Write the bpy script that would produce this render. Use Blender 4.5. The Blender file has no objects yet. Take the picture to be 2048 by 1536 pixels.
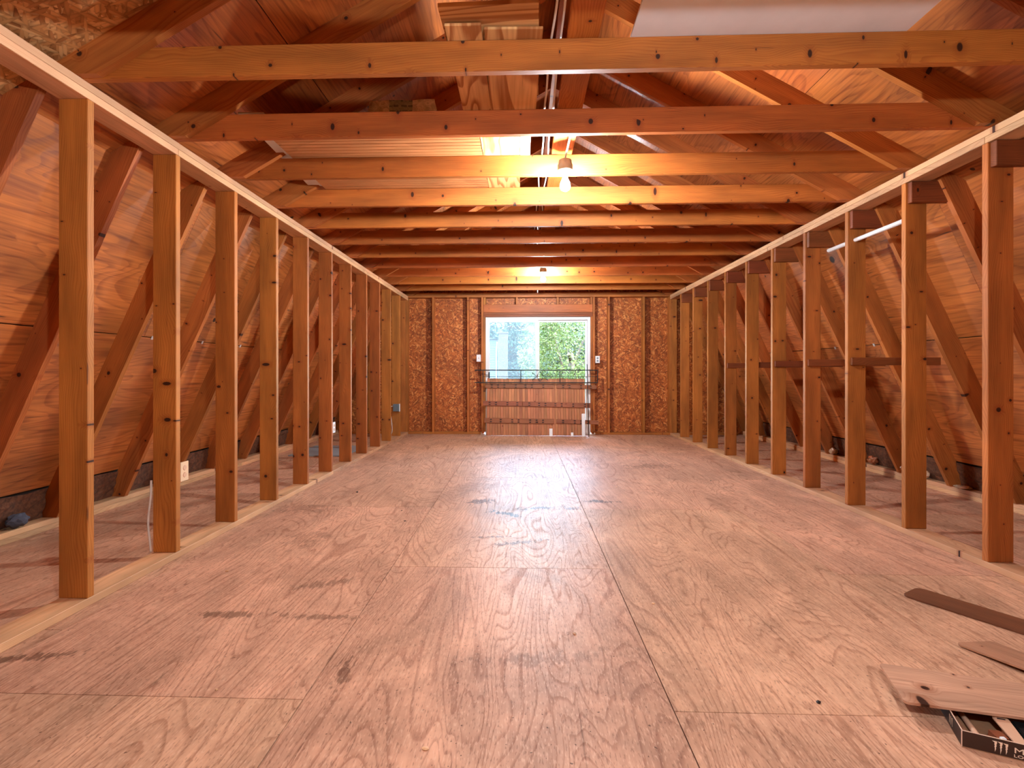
import bpy, bmesh, math, random
from mathutils import Vector, Matrix, noise as mnoise

random.seed(7)
S = bpy.context.scene
COL = S.collection

# ------------------------------------------------------------------ camera
TH = 0.0333
cam_d = bpy.data.cameras.new('camera')
cam_d.sensor_width = 36.0
cam_d.lens = 36.0 * 1020 / 2048
cam_d.shift_x = 14 / 2048
cam_d.shift_y = -23 / 2048
cam_d.clip_start = 0.05
cam_d.clip_end = 300
cam = bpy.data.objects.new('camera', cam_d)
cam.location = (0, 0, 1.092)
cam.rotation_euler = (math.pi / 2, 0, TH)
COL.objects.link(cam)
S.camera = cam

# ------------------------------------------------------------------ world, exposure
LAMP_W = 120.0          # radiance-driving power of one bulb
LAMP_COL = (0.90, 0.955, 1.0)
world = bpy.data.worlds.new('sky')
S.world = world
world.use_nodes = True
wn = world.node_tree
wn.nodes.clear()
wo = wn.nodes.new('ShaderNodeOutputWorld')
wb = wn.nodes.new('ShaderNodeBackground')
sky = wn.nodes.new('ShaderNodeTexSky')
sky.sky_type = 'NISHITA'
sky.sun_disc = False
sky.sun_elevation = math.radians(72)
sky.sun_rotation = math.radians(90)
sky.air_density = 1.4
sky.dust_density = 1.5
wb.inputs['Strength'].default_value = 7.0
wn.links.new(sky.outputs[0], wb.inputs[0])
wn.links.new(wb.outputs[0], wo.inputs[0])
S.view_settings.view_transform = 'Standard'
S.view_settings.look = 'None'
S.view_settings.gamma = 1.0
S.view_settings.use_curve_mapping = False
S.view_settings.exposure = 0.4
S.cycles.adaptive_threshold = 0.08
S.cycles.caustics_reflective = False
S.cycles.caustics_refractive = False
S.cycles.max_bounces = 5
S.cycles.diffuse_bounces = 4
S.cycles.glossy_bounces = 3
S.cycles.transmission_bounces = 4
S.cycles.transparent_max_bounces = 6


def portal(name, loc, rot, sx, sy):
    l = bpy.data.lights.new(name, 'AREA')
    l.shape = 'RECTANGLE'
    l.size = sx
    l.size_y = sy
    l.cycles.is_portal = True
    o = bpy.data.objects.new(name, l)
    o.location = loc
    o.rotation_euler = rot
    COL.objects.link(o)


portal('door_daylight_portal', (0.28, 9.20, 1.03), (-math.pi / 2, 0, 0), 1.85, 2.05)


# ------------------------------------------------------------------ material helpers
class G:
    def __init__(s, name, rough=0.6, spec=0.4):
        s.m = bpy.data.materials.new(name)
        s.m.use_nodes = True
        s.t = s.m.node_tree
        s.b = s.t.nodes['Principled BSDF']
        s.b.inputs['Roughness'].default_value = rough
        s.b.inputs['Specular IOR Level'].default_value = spec

    def n(s, kind, **kw):
        nd = s.t.nodes.new('ShaderNode' + kind)
        for k, v in kw.items():
            setattr(nd, k, v)
        return nd

    def put(s, sock, v):
        if isinstance(v, bpy.types.NodeSocket):
            s.t.links.new(v, sock)
        else:
            if sock.type == 'RGBA' and len(v) == 3:
                v = (*v, 1)
            sock.default_value = v

    def math(s, op, a, b=0.0, clamp=False):
        nd = s.n('Math', operation=op, use_clamp=clamp)
        s.put(nd.inputs[0], a)
        s.put(nd.inputs[1], b)
        return nd.outputs[0]

    def vmath(s, op, a, b=None):
        nd = s.n('VectorMath', operation=op)
        s.put(nd.inputs[0], a)
        if b is not None:
            if op == 'SCALE':
                s.put(nd.inputs['Scale'], b)
            else:
                s.put(nd.inputs[1], b)
        return nd.outputs['Value'] if op in ('LENGTH', 'DISTANCE', 'DOT_PRODUCT') else nd.outputs[0]

    def map(s, v, sc=(1, 1, 1), loc=(0, 0, 0), rot=(0, 0, 0)):
        nd = s.n('Mapping')
        s.put(nd.inputs[0], v)
        nd.inputs['Location'].default_value = loc
        nd.inputs['Rotation'].default_value = rot
        nd.inputs['Scale'].default_value = sc
        return nd.outputs[0]

    def noise(s, v, scale=1.0, detail=2.0, rough=0.5, dist=0.0, dim='3D'):
        nd = s.n('TexNoise', noise_dimensions=dim)
        s.put(nd.inputs['Vector'], v)
        nd.inputs['Scale'].default_value = scale
        nd.inputs['Detail'].default_value = detail
        nd.inputs['Roughness'].default_value = rough
        nd.inputs['Distortion'].default_value = dist
        return nd.outputs['Fac']

    def mr(s, v, a, b, c=0.0, d=1.0, smooth=True):
        nd = s.n('MapRange', interpolation_type='SMOOTHSTEP' if smooth else 'LINEAR')
        s.put(nd.inputs['Value'], v)
        for i, x in zip(('From Min', 'From Max', 'To Min', 'To Max'), (a, b, c, d)):
            s.put(nd.inputs[i], x)
        return nd.outputs['Result']

    def mix(s, f, a, b, mode='MIX'):
        nd = s.n('Mix', data_type='RGBA', blend_type=mode)
        s.put(nd.inputs['Factor'], f)
        s.put(nd.inputs['A'], a)
        s.put(nd.inputs['B'], b)
        return nd.outputs['Result'] if False else nd.outputs[2]

    def sep(s, v):
        nd = s.n('SeparateXYZ')
        s.put(nd.inputs[0], v)
        return nd.outputs

    def comb(s, x, y, z):
        nd = s.n('CombineXYZ')
        for i, q in enumerate((x, y, z)):
            s.put(nd.inputs[i], q)
        return nd.outputs[0]

    def obj(s, jitter=True):
        c = s.n('TexCoord').outputs['Object']
        if not jitter:
            return c, None
        r = s.n('ObjectInfo').outputs['Random']
        off = s.comb(s.math('MULTIPLY', r, 53.0), s.math('MULTIPLY', r, 0.0), s.math('MULTIPLY', r, 29.0))
        return s.vmath('ADD', c, off), r

    def bump(s, h, strength=0.3, dist=0.01):
        nd = s.n('Bump')
        nd.inputs['Strength'].default_value = strength
        nd.inputs['Distance'].default_value = dist
        s.put(nd.inputs['Height'], h)
        s.t.links.new(nd.outputs[0], s.b.inputs['Normal'])

    def out(s, col=None, rough=None):
        if col is not None:
            s.put(s.b.inputs['Base Color'], col)
        if rough is not None:
            s.put(s.b.inputs['Roughness'], rough)
        return s.m


def hsv(g, col, val, sat=1.0, hue=0.5):
    nd = g.n('HueSaturation')
    g.put(nd.inputs['Color'], col)
    g.put(nd.inputs['Value'], val)
    g.put(nd.inputs['Saturation'], sat)
    g.put(nd.inputs['Hue'], hue)
    return nd.outputs[0]


def lin(r, g, b):
    f = lambda c: ((c / 255 + 0.055) / 1.055) ** 2.4 if c > 10 else c / 255 / 12.92
    return (f(r), f(g), f(b))


def lumber(name, early, late, knotden=0.42, vmin=0.86, vmax=1.10, rough=0.55):
    """Sawn softwood: local X is the length, Y the thickness, Z the width."""
    g = G(name, rough, 0.35)
    v, r = g.obj()
    x, y, z = g.sep(v)
    # knots (cells of the voronoi give one possible knot each)
    sv = g.comb(g.math('MULTIPLY', x, 4.6), g.math('MULTIPLY', z, 11.0), 0.0)
    vo = g.n('TexVoronoi', feature='F1', voronoi_dimensions='2D')
    g.put(vo.inputs['Vector'], sv)
    vo.inputs['Scale'].default_value = 1.0
    cr, cg, cb = g.sep(vo.outputs['Color'])
    dv = g.vmath('MULTIPLY', g.vmath('SUBTRACT', sv, vo.outputs['Position']), (1 / 4.6, 1 / 11.0, 0.0))
    d = g.vmath('LENGTH', g.vmath('MULTIPLY', dv, g.comb(1.0, g.math('ADD', g.math('MULTIPLY', cb, 0.9), 0.35), 0.0)))
    has = g.math('LESS_THAN', cr, knotden)
    rad = g.math('ADD', g.math('MULTIPLY', g.math('POWER', cg, 2.0), 0.011), 0.0028)
    dr_ = g.math('DIVIDE', d, rad)
    knot = g.math('MULTIPLY', g.mr(dr_, 1.15, 0.75), has)
    halo = g.math('MULTIPLY', g.mr(dr_, 3.6, 0.9), has)
    # rings round a pith near the board
    wob = g.noise(g.comb(g.math('MULTIPLY', x, 1.3), g.math('MULTIPLY', z, 3.0), 0.0), 1.0, 2.0, 0.5, 0.3, '2D')
    wz = g.math('ADD', g.math('SUBTRACT', g.math('FRACT', z), 0.5), g.math('MULTIPLY', wob, 0.16))
    ry = g.math('ADD', g.math('ADD', y, 0.055), g.math('MULTIPLY', r, 0.05))
    rad2 = g.math('SQRT', g.math('ADD', g.math('POWER', g.math('ABSOLUTE', g.math('MULTIPLY', wz, 0.7)), 2.0), g.math('POWER', ry, 2.0)))
    rad3 = g.math('ADD', rad2, g.math('MULTIPLY', halo, 0.012))
    ring = g.mr(g.math('FRACT', g.math('MULTIPLY', rad3, 150.0)), 0.45, 1.0)
    streak = g.noise(g.comb(g.math('MULTIPLY', x, 3.5), g.math('MULTIPLY', g.math('ADD', y, z), 130.0), 0.0), 1.0, 2.0, 0.6, 0.0, '2D')
    blotch = g.noise(g.comb(g.math('MULTIPLY', x, 1.3), g.math('MULTIPLY', z, 7.0), 0.0), 1.0, 3.0, 0.6, 0.0, '2D')
    f = g.math('ADD', g.math('MULTIPLY', ring, 0.42), g.math('MULTIPLY', streak, 0.58), True)
    c = g.mix(f, early, late)
    c = hsv(g, c, g.mr(blotch, 0.25, 0.75, 0.66, 1.24, False), 1.0)
    c = g.mix(g.math('MULTIPLY', halo, 0.5), c, lin(140, 66, 24))
    c = g.mix(knot, c, lin(56, 25, 12))
    c = g.mix(g.math('MULTIPLY', g.mr(streak, 0.74, 0.82), 0.6), c, lin(70, 30, 14))
    val = g.math('ADD', g.math('MULTIPLY', r, vmax - vmin), vmin)
    hue = g.math('ADD', g.math('MULTIPLY', g.math('FRACT', g.math('MULTIPLY', r, 7.13)), 0.012), 0.493)
    return g.out(hsv(g, c, val, 1.0, hue), g.mr(f, 0, 1, rough - 0.06, rough + 0.1, False))


def plywood(name, light, dark, freq=7.0, contrast=0.6, rough=0.45, spec=0.5, knots=0.05, checks=0.6, sc=(0.55, 3.0, 3.0), vmin=0.88, vmax=1.10, stains=None, blotchy=0.2, bumpy=0.0, thin=0.45, streak=0.9):
    """Rotary cut veneer: local X is the grain, Y the sheet's other side."""
    g = G(name, rough, spec)
    v, r = g.obj()
    v = g.vmath('ADD', v, g.comb(0.0, g.math('MULTIPLY', r, 17.0), 0.0))
    big = g.noise(g.vmath('MULTIPLY', v, sc), 1.0, 2.5, 0.42, 0.5, '2D')
    cont = g.math('FRACT', g.math('MULTIPLY', big, freq * 2.2))
    line = g.math('MULTIPLY', g.mr(cont, thin, 0.90), g.mr(cont, 1.0, 0.93))
    stre = g.noise(g.vmath('MULTIPLY', v, (2.2, 62.0, 20.0)), 1.0, 2.0, 0.6, 0.0, '2D')
    f = g.math('ADD', g.math('MULTIPLY', line, contrast), g.math('MULTIPLY', g.math('SUBTRACT', stre, 0.35), streak), True)
    c = g.mix(f, light, dark)
    blot = g.noise(g.vmath('MULTIPLY', v, (1.0, 2.6, 2.0)), 1.0, 3.0, 0.65, 0.0, '2D')
    c = hsv(g, c, g.mr(blot, 0.3, 0.7, 1.0 - blotchy, 1.0 + blotchy, False))
    if checks:
        c = g.mix(g.math('MULTIPLY', g.mr(stre, 0.72, 0.79), checks), c, tuple(q * 0.16 for q in dark))
    if knots:
        kv = g.vmath('MULTIPLY', v, (2.2, 3.2, 0.0))
        vo = g.n('TexVoronoi', feature='F1', voronoi_dimensions='2D')
        g.put(vo.inputs['Vector'], kv)
        vo.inputs['Scale'].default_value = 1.0
        dd = g.vmath('LENGTH', g.vmath('MULTIPLY', g.vmath('SUBTRACT', kv, vo.outputs['Position']), (1 / 2.2, 1 / 3.2, 0.0)))
        cr, cg, cb = g.sep(vo.outputs['Color'])
        rad = g.math('ADD', g.math('MULTIPLY', g.math('POWER', cg, 2.0), 0.030), 0.007)
        k = g.math('MULTIPLY', g.mr(g.math('DIVIDE', dd, rad), 1.2, 0.8), g.math('LESS_THAN', cr, knots))
        c = g.mix(k, c, lin(40, 16, 8))
    c = hsv(g, c, g.math('ADD', g.math('MULTIPLY', r, vmax - vmin), vmin), 1.0,
            g.math('ADD', g.math('MULTIPLY', g.math('FRACT', g.math('MULTIPLY', r, 5.7)), 0.010), 0.495))
    if stains:
        p = g.n('NewGeometry').outputs['Position']
        nz = g.noise(p, 9.0, 3.0, 0.7, 0.0, '2D')
        nz2 = g.noise(g.vmath('MULTIPLY', p, (1.0, 0.30, 0.0)), 45.0, 2.0, 0.7, 0.0, '2D')
        nzz = g.math('ADD', g.math('MULTIPLY', g.math('SUBTRACT', nz, 0.5), 1.7), g.math('MULTIPLY', g.math('SUBTRACT', nz2, 0.5), 2.6))
        tot = None
        for (sx, sy, rx, ry, an, am, colr) in stains:
            q = g.map(g.vmath('SUBTRACT', p, (sx, sy, 0)), (1, 1, 0), (0, 0, 0), (0, 0, -an))
            q = g.vmath('LENGTH', g.vmath('DIVIDE', q, (rx, ry, 1.0)))
            q = g.math('MULTIPLY', g.mr(g.math('ADD', q, nzz), 1.0, 0.4), am)
            tot = q if tot is None else g.math('MAXIMUM', tot, q)
        c = g.mix(tot, c, DK)
        # specks of dirt, scuffs
        sp = g.noise(p, 55.0, 1.0, 0.5, 0.0, '2D')
        c = g.mix(g.math('MULTIPLY', g.mr(sp, 0.80, 0.84), 0.7), c, lin(58, 34, 24))
        big2 = g.noise(g.vmath('MULTIPLY', p, (1.0, 0.55, 0.0)), 1.7, 4.0, 0.68, 0.6, '2D')
        c = hsv(g, c, g.math('MULTIPLY', g.mr(nz, 0.3, 0.7, 0.92, 1.08, False), g.mr(big2, 0.32, 0.62, 0.74, 1.10, False)))
        fine = g.noise(g.vmath('MULTIPLY', p, (1.0, 0.22, 0.0)), 160.0, 1.0, 0.5, 0.0, '2D')
        c = g.mix(g.mr(fine, 0.62, 0.72, 0.0, 0.35), c, lin(226, 186, 158))
        c = g.mix(g.mr(fine, 0.36, 0.27, 0.0, 0.4), c, lin(104, 68, 52))
    if bumpy:
        g.bump(f, bumpy, 0.003)
    return g.out(c, g.mr(f, 0, 1, rough - 0.05, rough + 0.12, False))


def osb(name, c1, c2, c3):
    g = G(name, 0.55, 0.4)
    v, r = g.obj()
    val, hgt = None, None
    layers = []
    for i, (an, off) in enumerate(((0.35, 0.0), (1.35, 3.1), (2.4, 7.7))):
        q = g.vmath('MULTIPLY', g.map(v, (1, 1, 1), (off, off * 1.7, 0), (0, 0, an)), (14.0, 62.0, 1.0))
        vo = g.n('TexVoronoi', feature='F1', voronoi_dimensions='2D')
        g.put(vo.inputs['Vector'], q)
        vo.inputs['Scale'].default_value = 1.0
        a, b, cc = g.sep(vo.outputs['Color'])
        layers.append((a, b, g.mr(vo.outputs['Distance'], 0.75, 0.25)))
    top, colv, edge = layers[0]
    for (a, b, e) in layers[1:]:
        gt = g.math('GREATER_THAN', a, top)
        colv = g.math('ADD', g.math('MULTIPLY', b, gt), g.math('MULTIPLY', colv, g.math('SUBTRACT', 1.0, gt)))
        edge = g.math('ADD', g.math('MULTIPLY', e, gt), g.math('MULTIPLY', edge, g.math('SUBTRACT', 1.0, gt)))
        top = g.math('MAXIMUM', a, top)
    c = g.mix(g.mr(colv, 0.0, 0.6, smooth=False), c1, c2)
    c = g.mix(g.mr(colv, 0.72, 1.0, smooth=False), c, c3)
    c = hsv(g, c, g.math('ADD', g.math('MULTIPLY', edge, 0.4), 0.68))
    blot = g.noise(v, 2.0, 3.0)
    c = hsv(g, c, g.mr(blot, 0.3, 0.7, 0.85, 1.15, False))
    return g.out(c)


def plain(name, col, rough=0.5, metal=0.0, var=0.08, spec=0.5, scale=30.0):
    g = G(name, rough, spec)
    v, r = g.obj()
    n = g.noise(v, scale, 3.0, 0.6)
    g.b.inputs['Metallic'].default_value = metal
    return g.out(hsv(g, col if not isinstance(col, tuple) else g.mix(0.0, col, col), g.mr(n, 0.25, 0.75, 1 - var, 1 + var, False)))


M = {}
M['lumber'] = lumber('stud_lumber', lin(186, 116, 52), lin(150, 82, 30))
M['joist'] = lumber('joist_lumber', lin(186, 110, 47), lin(150, 74, 26), 0.5)
M['rafter'] = lumber('rafter_lumber', lin(184, 111, 53), lin(146, 75, 31), 0.4)
M['plate'] = lumber('plate_lumber', lin(222, 176, 132), lin(194, 142, 100), 0.2)
M['darkwood'] = lumber('old_dark_lumber', lin(140, 74, 38), lin(104, 52, 26), 0.2)
M['sheath'] = plywood('roof_plywood', lin(184, 108, 54), lin(132, 64, 26), 7.0, 0.45, 0.36, 0.9, 0.20, 0.85, blotchy=0.32, streak=1.5)
M['pale_ply'] = plywood('pale_plywood', lin(214, 168, 112), lin(158, 100, 54), 4.0, 0.9, 0.5, 0.4, 0.0, 0.2)
DK = lin(88, 54, 38)
M['floor'] = plywood('floor_plywood', lin(210, 163, 132), lin(160, 112, 86), 11.0, 0.5, 0.47, 0.10, 0.0, 0.35, (0.5, 3.2, 3.0), 0.95, 1.05, thin=0.62,
                     stains=[(-0.36, 4.32, 0.14, 0.09, 0.2, 0.8, DK), (-0.14, 3.95, 0.16, 0.05, -0.5, 0.95, DK),
                             (0.14, 4.12, 0.20, 0.045, 0.25, 0.9, DK), (0.40, 4.1, 0.10, 0.05, 0.1, 0.7, DK),
                             (0.66, 4.34, 0.15, 0.05, -0.1, 0.9, DK), (0.0, 3.28, 0.20, 0.035, 0.35, 0.7, DK),
                             (-0.20, 3.38, 0.16, 0.02, 0.1, 0.7, DK), (1.5, 6.0, 0.35, 0.16, 0.3, 0.45, DK),
                             (-1.95, 1.88, 0.30, 0.035, 0.25, 0.7, DK), (-1.3, 2.26, 0.20, 0.035, 0.05, 0.6, DK),
                             (-0.65, 1.84, 0.03, 0.12, 0.1, 0.6, DK), (-1.02, 2.6, 0.16, 0.05, 0.5, 0.45, DK),
                             (-1.75, 4.05, 0.25, 0.15, 0.0, 0.35, DK), (-0.9, 2.25, 0.22, 0.03, 0.0, 0.5, DK),
                             (0.1, 1.95, 0.32, 0.05, 0.1, 0.3, DK), (-1.4, 3.3, 0.14, 0.2, 0.2, 0.3, DK)], blotchy=0.09, bumpy=0.15)
M['osb'] = osb('wall_osb', lin(130, 64, 25), lin(184, 100, 42), lin(220, 148, 82))
M['roof_osb'] = osb('roof_osb', lin(158, 104, 58), lin(204, 150, 92), lin(232, 188, 130))
M['siding'] = plywood('grooved_panel_wood', lin(186, 124, 78), lin(146, 88, 50), 3.0, 0.3, 0.5, 0.4, 0.0, 0.2)
M['slat'] = lumber('beadboard_wood', lin(196, 132, 88), lin(164, 98, 60), 0.05, 0.8, 1.12)
M['batten'] = lumber('batten_wood', lin(160, 96, 60), lin(122, 66, 40), 0.5)
M['white'] = plain('white_paint', (0.80, 0.81, 0.82), 0.4, 0, 0.03)
M['whiteboard'] = plain('white_board_face', (0.76, 0.77, 0.80), 0.5, 0, 0.05, scale=6)
M['porcelain'] = plain('lamp_holder_porcelain', (0.30, 0.27, 0.20), 0.3)
M['iron'] = plain('black_iron', (0.012, 0.013, 0.014), 0.45, 0.3)
M['ivory'] = plain('ivory_plastic', lin(226, 196, 160), 0.35, 0, 0.03)
M['greybox'] = plain('grey_metal_box', lin(120, 138, 148), 0.4, 0.4)
M['cable'] = plain('white_cable_sheath', (0.74, 0.72, 0.68), 0.45, 0, 0.05)
M['clip'] = plain('galvanised_clip', (0.75, 0.76, 0.78), 0.35, 0.5)
M['backing'] = plain('black_backing_sheet', (0.03, 0.02, 0.014), 0.8, 0, 0.5, scale=14)
M['insul'] = plain('brown_insulation', lin(92, 54, 32), 0.95, 0, 0.6, scale=40)
M['bladeA'] = lumber('dark_walnut_blade', lin(124, 78, 50), lin(96, 56, 34), 0.1)
M['bladeB'] = lumber('oak_blade', lin(172, 126, 98), lin(138, 94, 70), 0.1)
M['bladeC'] = lumber('pine_blade', lin(204, 158, 130), lin(170, 122, 98), 0.6, 0.95, 1.05)
M['card'] = plain('black_printed_cardboard', lin(52, 32, 24), 0.5, 0, 0.15)
M['cardin'] = plain('plain_cardboard', lin(150, 110, 80), 0.8, 0, 0.1)
M['cardedge'] = plain('cardboard_edge', lin(222, 190, 168), 0.8, 0, 0.05)
M['print'] = plain('white_print', lin(236, 214, 190), 0.6, 0, 0.03)
M['tan'] = plain('tan_metal', lin(214, 172, 142), 0.4, 0, 0.05)
M['grey'] = plain('grey_fabric', lin(70, 72, 84), 0.9, 0, 0.2)
M['crumple'] = plain('brown_plastic_wrap', lin(156, 92, 60), 0.2, 0, 0.3, 0.8, 25)
M['crumplew'] = plain('pale_wrap', lin(210, 180, 150), 0.3, 0, 0.2, 0.8, 25)
M['blue'] = plain('grey_blue_panel', lin(150, 164, 172), 0.4, 0, 0.05)


def wrapmat():
    g = G('clear_wrap_with_label', 0.18, 0.8)
    v, r = g.obj()
    c = g.n('TexCoord').outputs['Object']
    x, y, z = g.sep(c)
    n = g.noise(v, 22, 4, 0.7, 1.5)
    col = g.mix(g.mr(n, 0.35, 0.7), (0.55, 0.55, 0.58), (0.92, 0.92, 0.94))
    lab = g.math('MULTIPLY', g.math('GREATER_THAN', x, -0.08), g.math('LESS_THAN', x, 0.07))
    bars = g.mr(g.math('FRACT', g.math('MULTIPLY', z, 28.0)), 0.55, 0.65)
    bars = g.math('MULTIPLY', bars, g.mr(g.noise(g.vmath('MULTIPLY', v, (60, 1, 28)), 1.0, 1.0), 0.42, 0.5))
    col = g.mix(g.math('MULTIPLY', lab, 0.55), col, lin(80, 140, 150))
    col = g.mix(g.math('MULTIPLY', g.math('MULTIPLY', lab, bars), 0.6), col, lin(30, 70, 90))
    g.bump(n, 0.5, 0.02)
    return g.out(col)


M['wrap'] = wrapmat()


def glassmat(name, haze):
    g = G(name)
    t = g.t
    t.nodes.remove(g.b)
    o = [n for n in t.nodes if n.type == 'OUTPUT_MATERIAL'][0]
    tr = g.n('BsdfTransparent')
    tr.inputs[0].default_value = (0.93, 0.97, 0.97, 1)
    gl = g.n('BsdfGlossy')
    gl.inputs['Roughness'].default_value = 0.02
    fr = g.n('Fresnel')
    fr.inputs[0].default_value = 1.45
    m1 = g.n('MixShader')
    t.links.new(fr.outputs[0], m1.inputs[0])
    t.links.new(tr.outputs[0], m1.inputs[1])
    t.links.new(gl.outputs[0], m1.inputs[2])
    last = m1
    if haze:
        df = g.n('BsdfTranslucent')
        v, r = g.obj()
        col = g.mix(g.noise(v, 3.0, 3.0), (0.75, 0.82, 0.86), (0.90, 0.93, 0.95))
        t.links.new(col, df.inputs[0])
        m2 = g.n('MixShader')
        m2.inputs[0].default_value = haze
        t.links.new(m1.outputs[0], m2.inputs[1])
        t.links.new(df.outputs[0], m2.inputs[2])
        last = m2
    t.links.new(last.outputs[0], o.inputs[0])
    return g.m


M['glass'] = glassmat('clear_glass', 0.0)
M['screen'] = glassmat('insect_screen_mesh', 0.022)


def bulbmat(name='lit_bulb', k=1.0):
    g = G(name)
    e = g.n('Emission')
    e.inputs[0].default_value = (*LAMP_COL, 1)
    e.inputs[1].default_value = k * LAMP_W / (math.pi * 4 * math.pi * 0.034 ** 2)
    o = [n for n in g.t.nodes if n.type == 'OUTPUT_MATERIAL'][0]
    g.t.links.new(e.outputs[0], o.inputs[0])
    return g.m


M['bulb'] = bulbmat()
M['bulb_fill'] = bulbmat('lit_fill_bulb', 0.8)


def leafmat(name, a, b, trans=0.35):
    g = G(name, 0.5, 0.3)
    r = g.n('ObjectInfo').outputs['Random']
    p = g.n('NewGeometry').outputs['Position']
    n = g.noise(p, 1.3, 3.0, 0.7)
    n2 = g.noise(p, 9.0, 1.0, 0.5)
    c = g.mix(g.mr(g.math('ADD', g.math('MULTIPLY', n, 0.6), g.math('MULTIPLY', n2, 0.4)), 0.35, 0.65), a, b)
    tl = g.n('BsdfTranslucent')
    g.t.links.new(c, tl.inputs[0])
    g.put(g.b.inputs['Base Color'], c)
    mx = g.n('MixShader')
    mx.inputs[0].default_value = trans
    o = [q for q in g.t.nodes if q.type == 'OUTPUT_MATERIAL'][0]
    g.t.links.new(g.b.outputs[0], mx.inputs[1])
    g.t.links.new(tl.outputs[0], mx.inputs[2])
    g.t.links.new(mx.outputs[0], o.inputs[0])
    return g.m


M['leaf_bright'] = leafmat('yellow_green_leaves', lin(46, 64, 22), lin(92, 100, 44))
M['leaf_mid'] = leafmat('blue_green_leaves', lin(22, 40, 30), lin(46, 66, 52))
M['leaf_dark'] = leafmat('deep_green_leaves', lin(20, 36, 32), lin(40, 60, 52))
M['bark'] = plain('bark', lin(84, 72, 60), 0.9, 0, 0.3, scale=12)
M['grass'] = plain('lawn_grass', lin(34, 48, 24), 0.9, 0, 0.3, scale=3)


def brickmat():
    g = G('chimney_brick', 0.8)
    v, r = g.obj(False)
    x, y, z = g.sep(v)
    b = g.n('TexBrick')
    g.put(b.inputs['Vector'], g.comb(g.math('ADD', x, y), z, 0.0))
    b.inputs['Color1'].default_value = (*lin(40, 24, 21), 1)
    b.inputs['Color2'].default_value = (*lin(48, 30, 26), 1)
    b.inputs['Mortar'].default_value = (*lin(58, 54, 50), 1)
    b.inputs['Scale'].default_value = 1.0
    b.inputs['Brick Width'].default_value = 0.2
    b.inputs['Row Height'].default_value = 0.075
    b.inputs['Mortar Size'].default_value = 0.008
    return g.out(b.outputs[0])


M['brick'] = brickmat()
M['bluesiding'] = plain('blue_grey_siding', lin(34, 44, 58), 0.6, 0, 0.06, scale=4)
M['shingle'] = plain('grey_shingles', lin(44, 47, 50), 0.9, 0, 0.25, scale=9)


# ------------------------------------------------------------------ object helpers
PM = {}


def link(name, me, mat=None, parent=None, mw=None):
    o = bpy.data.objects.new(name, me)
    COL.objects.link(o)
    mw = mw if mw is not None else Matrix.Identity(4)
    o.matrix_basis = mw
    PM[o.name] = mw
    if parent is not None:
        o.parent = parent
        o.matrix_parent_inverse = PM[parent.name].inverted()
    if mat is not None and me is not None and not me.materials:
        me.materials.append(mat)
    return o


def tag(o, label=None, cat=None, group=None, kind=None):
    if label:
        o['label'] = label
    if cat:
        o['category'] = cat
    if group:
        o['group'] = group
    if kind:
        o['kind'] = kind
    return o


def empty(name, loc=(0, 0, 0), rz=0.0):
    mw = Matrix.Translation(loc) @ Matrix.Rotation(rz, 4, 'Z')
    o = bpy.data.objects.new(name, None)
    o.empty_display_size = 0.1
    COL.objects.link(o)
    o.matrix_basis = mw
    PM[o.name] = mw
    return o


def thing(name, label, cat, loc=(0, 0, 0), rz=0.0, group=None):
    return tag(empty(name, loc, rz), label, cat, group)


def structure(name, label=None):
    return tag(empty(name), label, None, None, 'structure')


def bm_mesh(bm, name, smooth=False):
    bmesh.ops.recalc_face_normals(bm, faces=bm.faces[:])
    me = bpy.data.meshes.new(name)
    bm.to_mesh(me)
    bm.free()
    if smooth:
        for p in me.polygons:
            p.use_smooth = True
    return me


BC = {}


def box_mesh(L, T, W, bev, key):
    k = (round(L, 3), round(T, 4), round(W, 4), bev, key)
    if k not in BC:
        bm = bmesh.new()
        bmesh.ops.create_cube(bm, size=1.0)
        for v in bm.verts:
            v.co = Vector(((v.co.x + 0.5) * L, v.co.y * T, v.co.z * W))
        if bev:
            bmesh.ops.bevel(bm, geom=bm.edges[:], offset=bev, segments=1, affect='EDGES')
        BC[k] = bm_mesh(bm, key)
    return BC[k]


def board(name, p0, p1, W, T, wdir, mat, parent=None, bev=0.003):
    p0, p1 = Vector(p0), Vector(p1)
    ex = (p1 - p0)
    L = ex.length
    ex.normalize()
    ez = Vector(wdir)
    ez = (ez - ex * ez.dot(ex)).normalized()
    ey = ez.cross(ex)
    mw = Matrix(((ex.x, ey.x, ez.x, p0.x), (ex.y, ey.y, ez.y, p0.y), (ex.z, ey.z, ez.z, p0.z), (0, 0, 0, 1)))
    return link(name, box_mesh(L, T, W, bev, mat.name), mat, parent, mw)


def box(name, x0, x1, y0, y1, z0, z1, mat, parent=None, bev=0.002, axis='x'):
    """Axis-aligned box whose local X (grain) follows the given axis."""
    c = Vector(((x0 + x1) / 2, (y0 + y1) / 2, (z0 + z1) / 2))
    if axis == 'x':
        return board(name, (x0, c.y, c.z), (x1, c.y, c.z), z1 - z0, y1 - y0, (0, 0, 1), mat, parent, bev)
    if axis == 'y':
        return board(name, (c.x, y0, c.z), (c.x, y1, c.z), z1 - z0, x1 - x0, (0, 0, 1), mat, parent, bev)
    return board(name, (c.x, c.y, z0), (c.x, c.y, z1), x1 - x0, y1 - y0, (1, 0, 0), mat, parent, bev)


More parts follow.
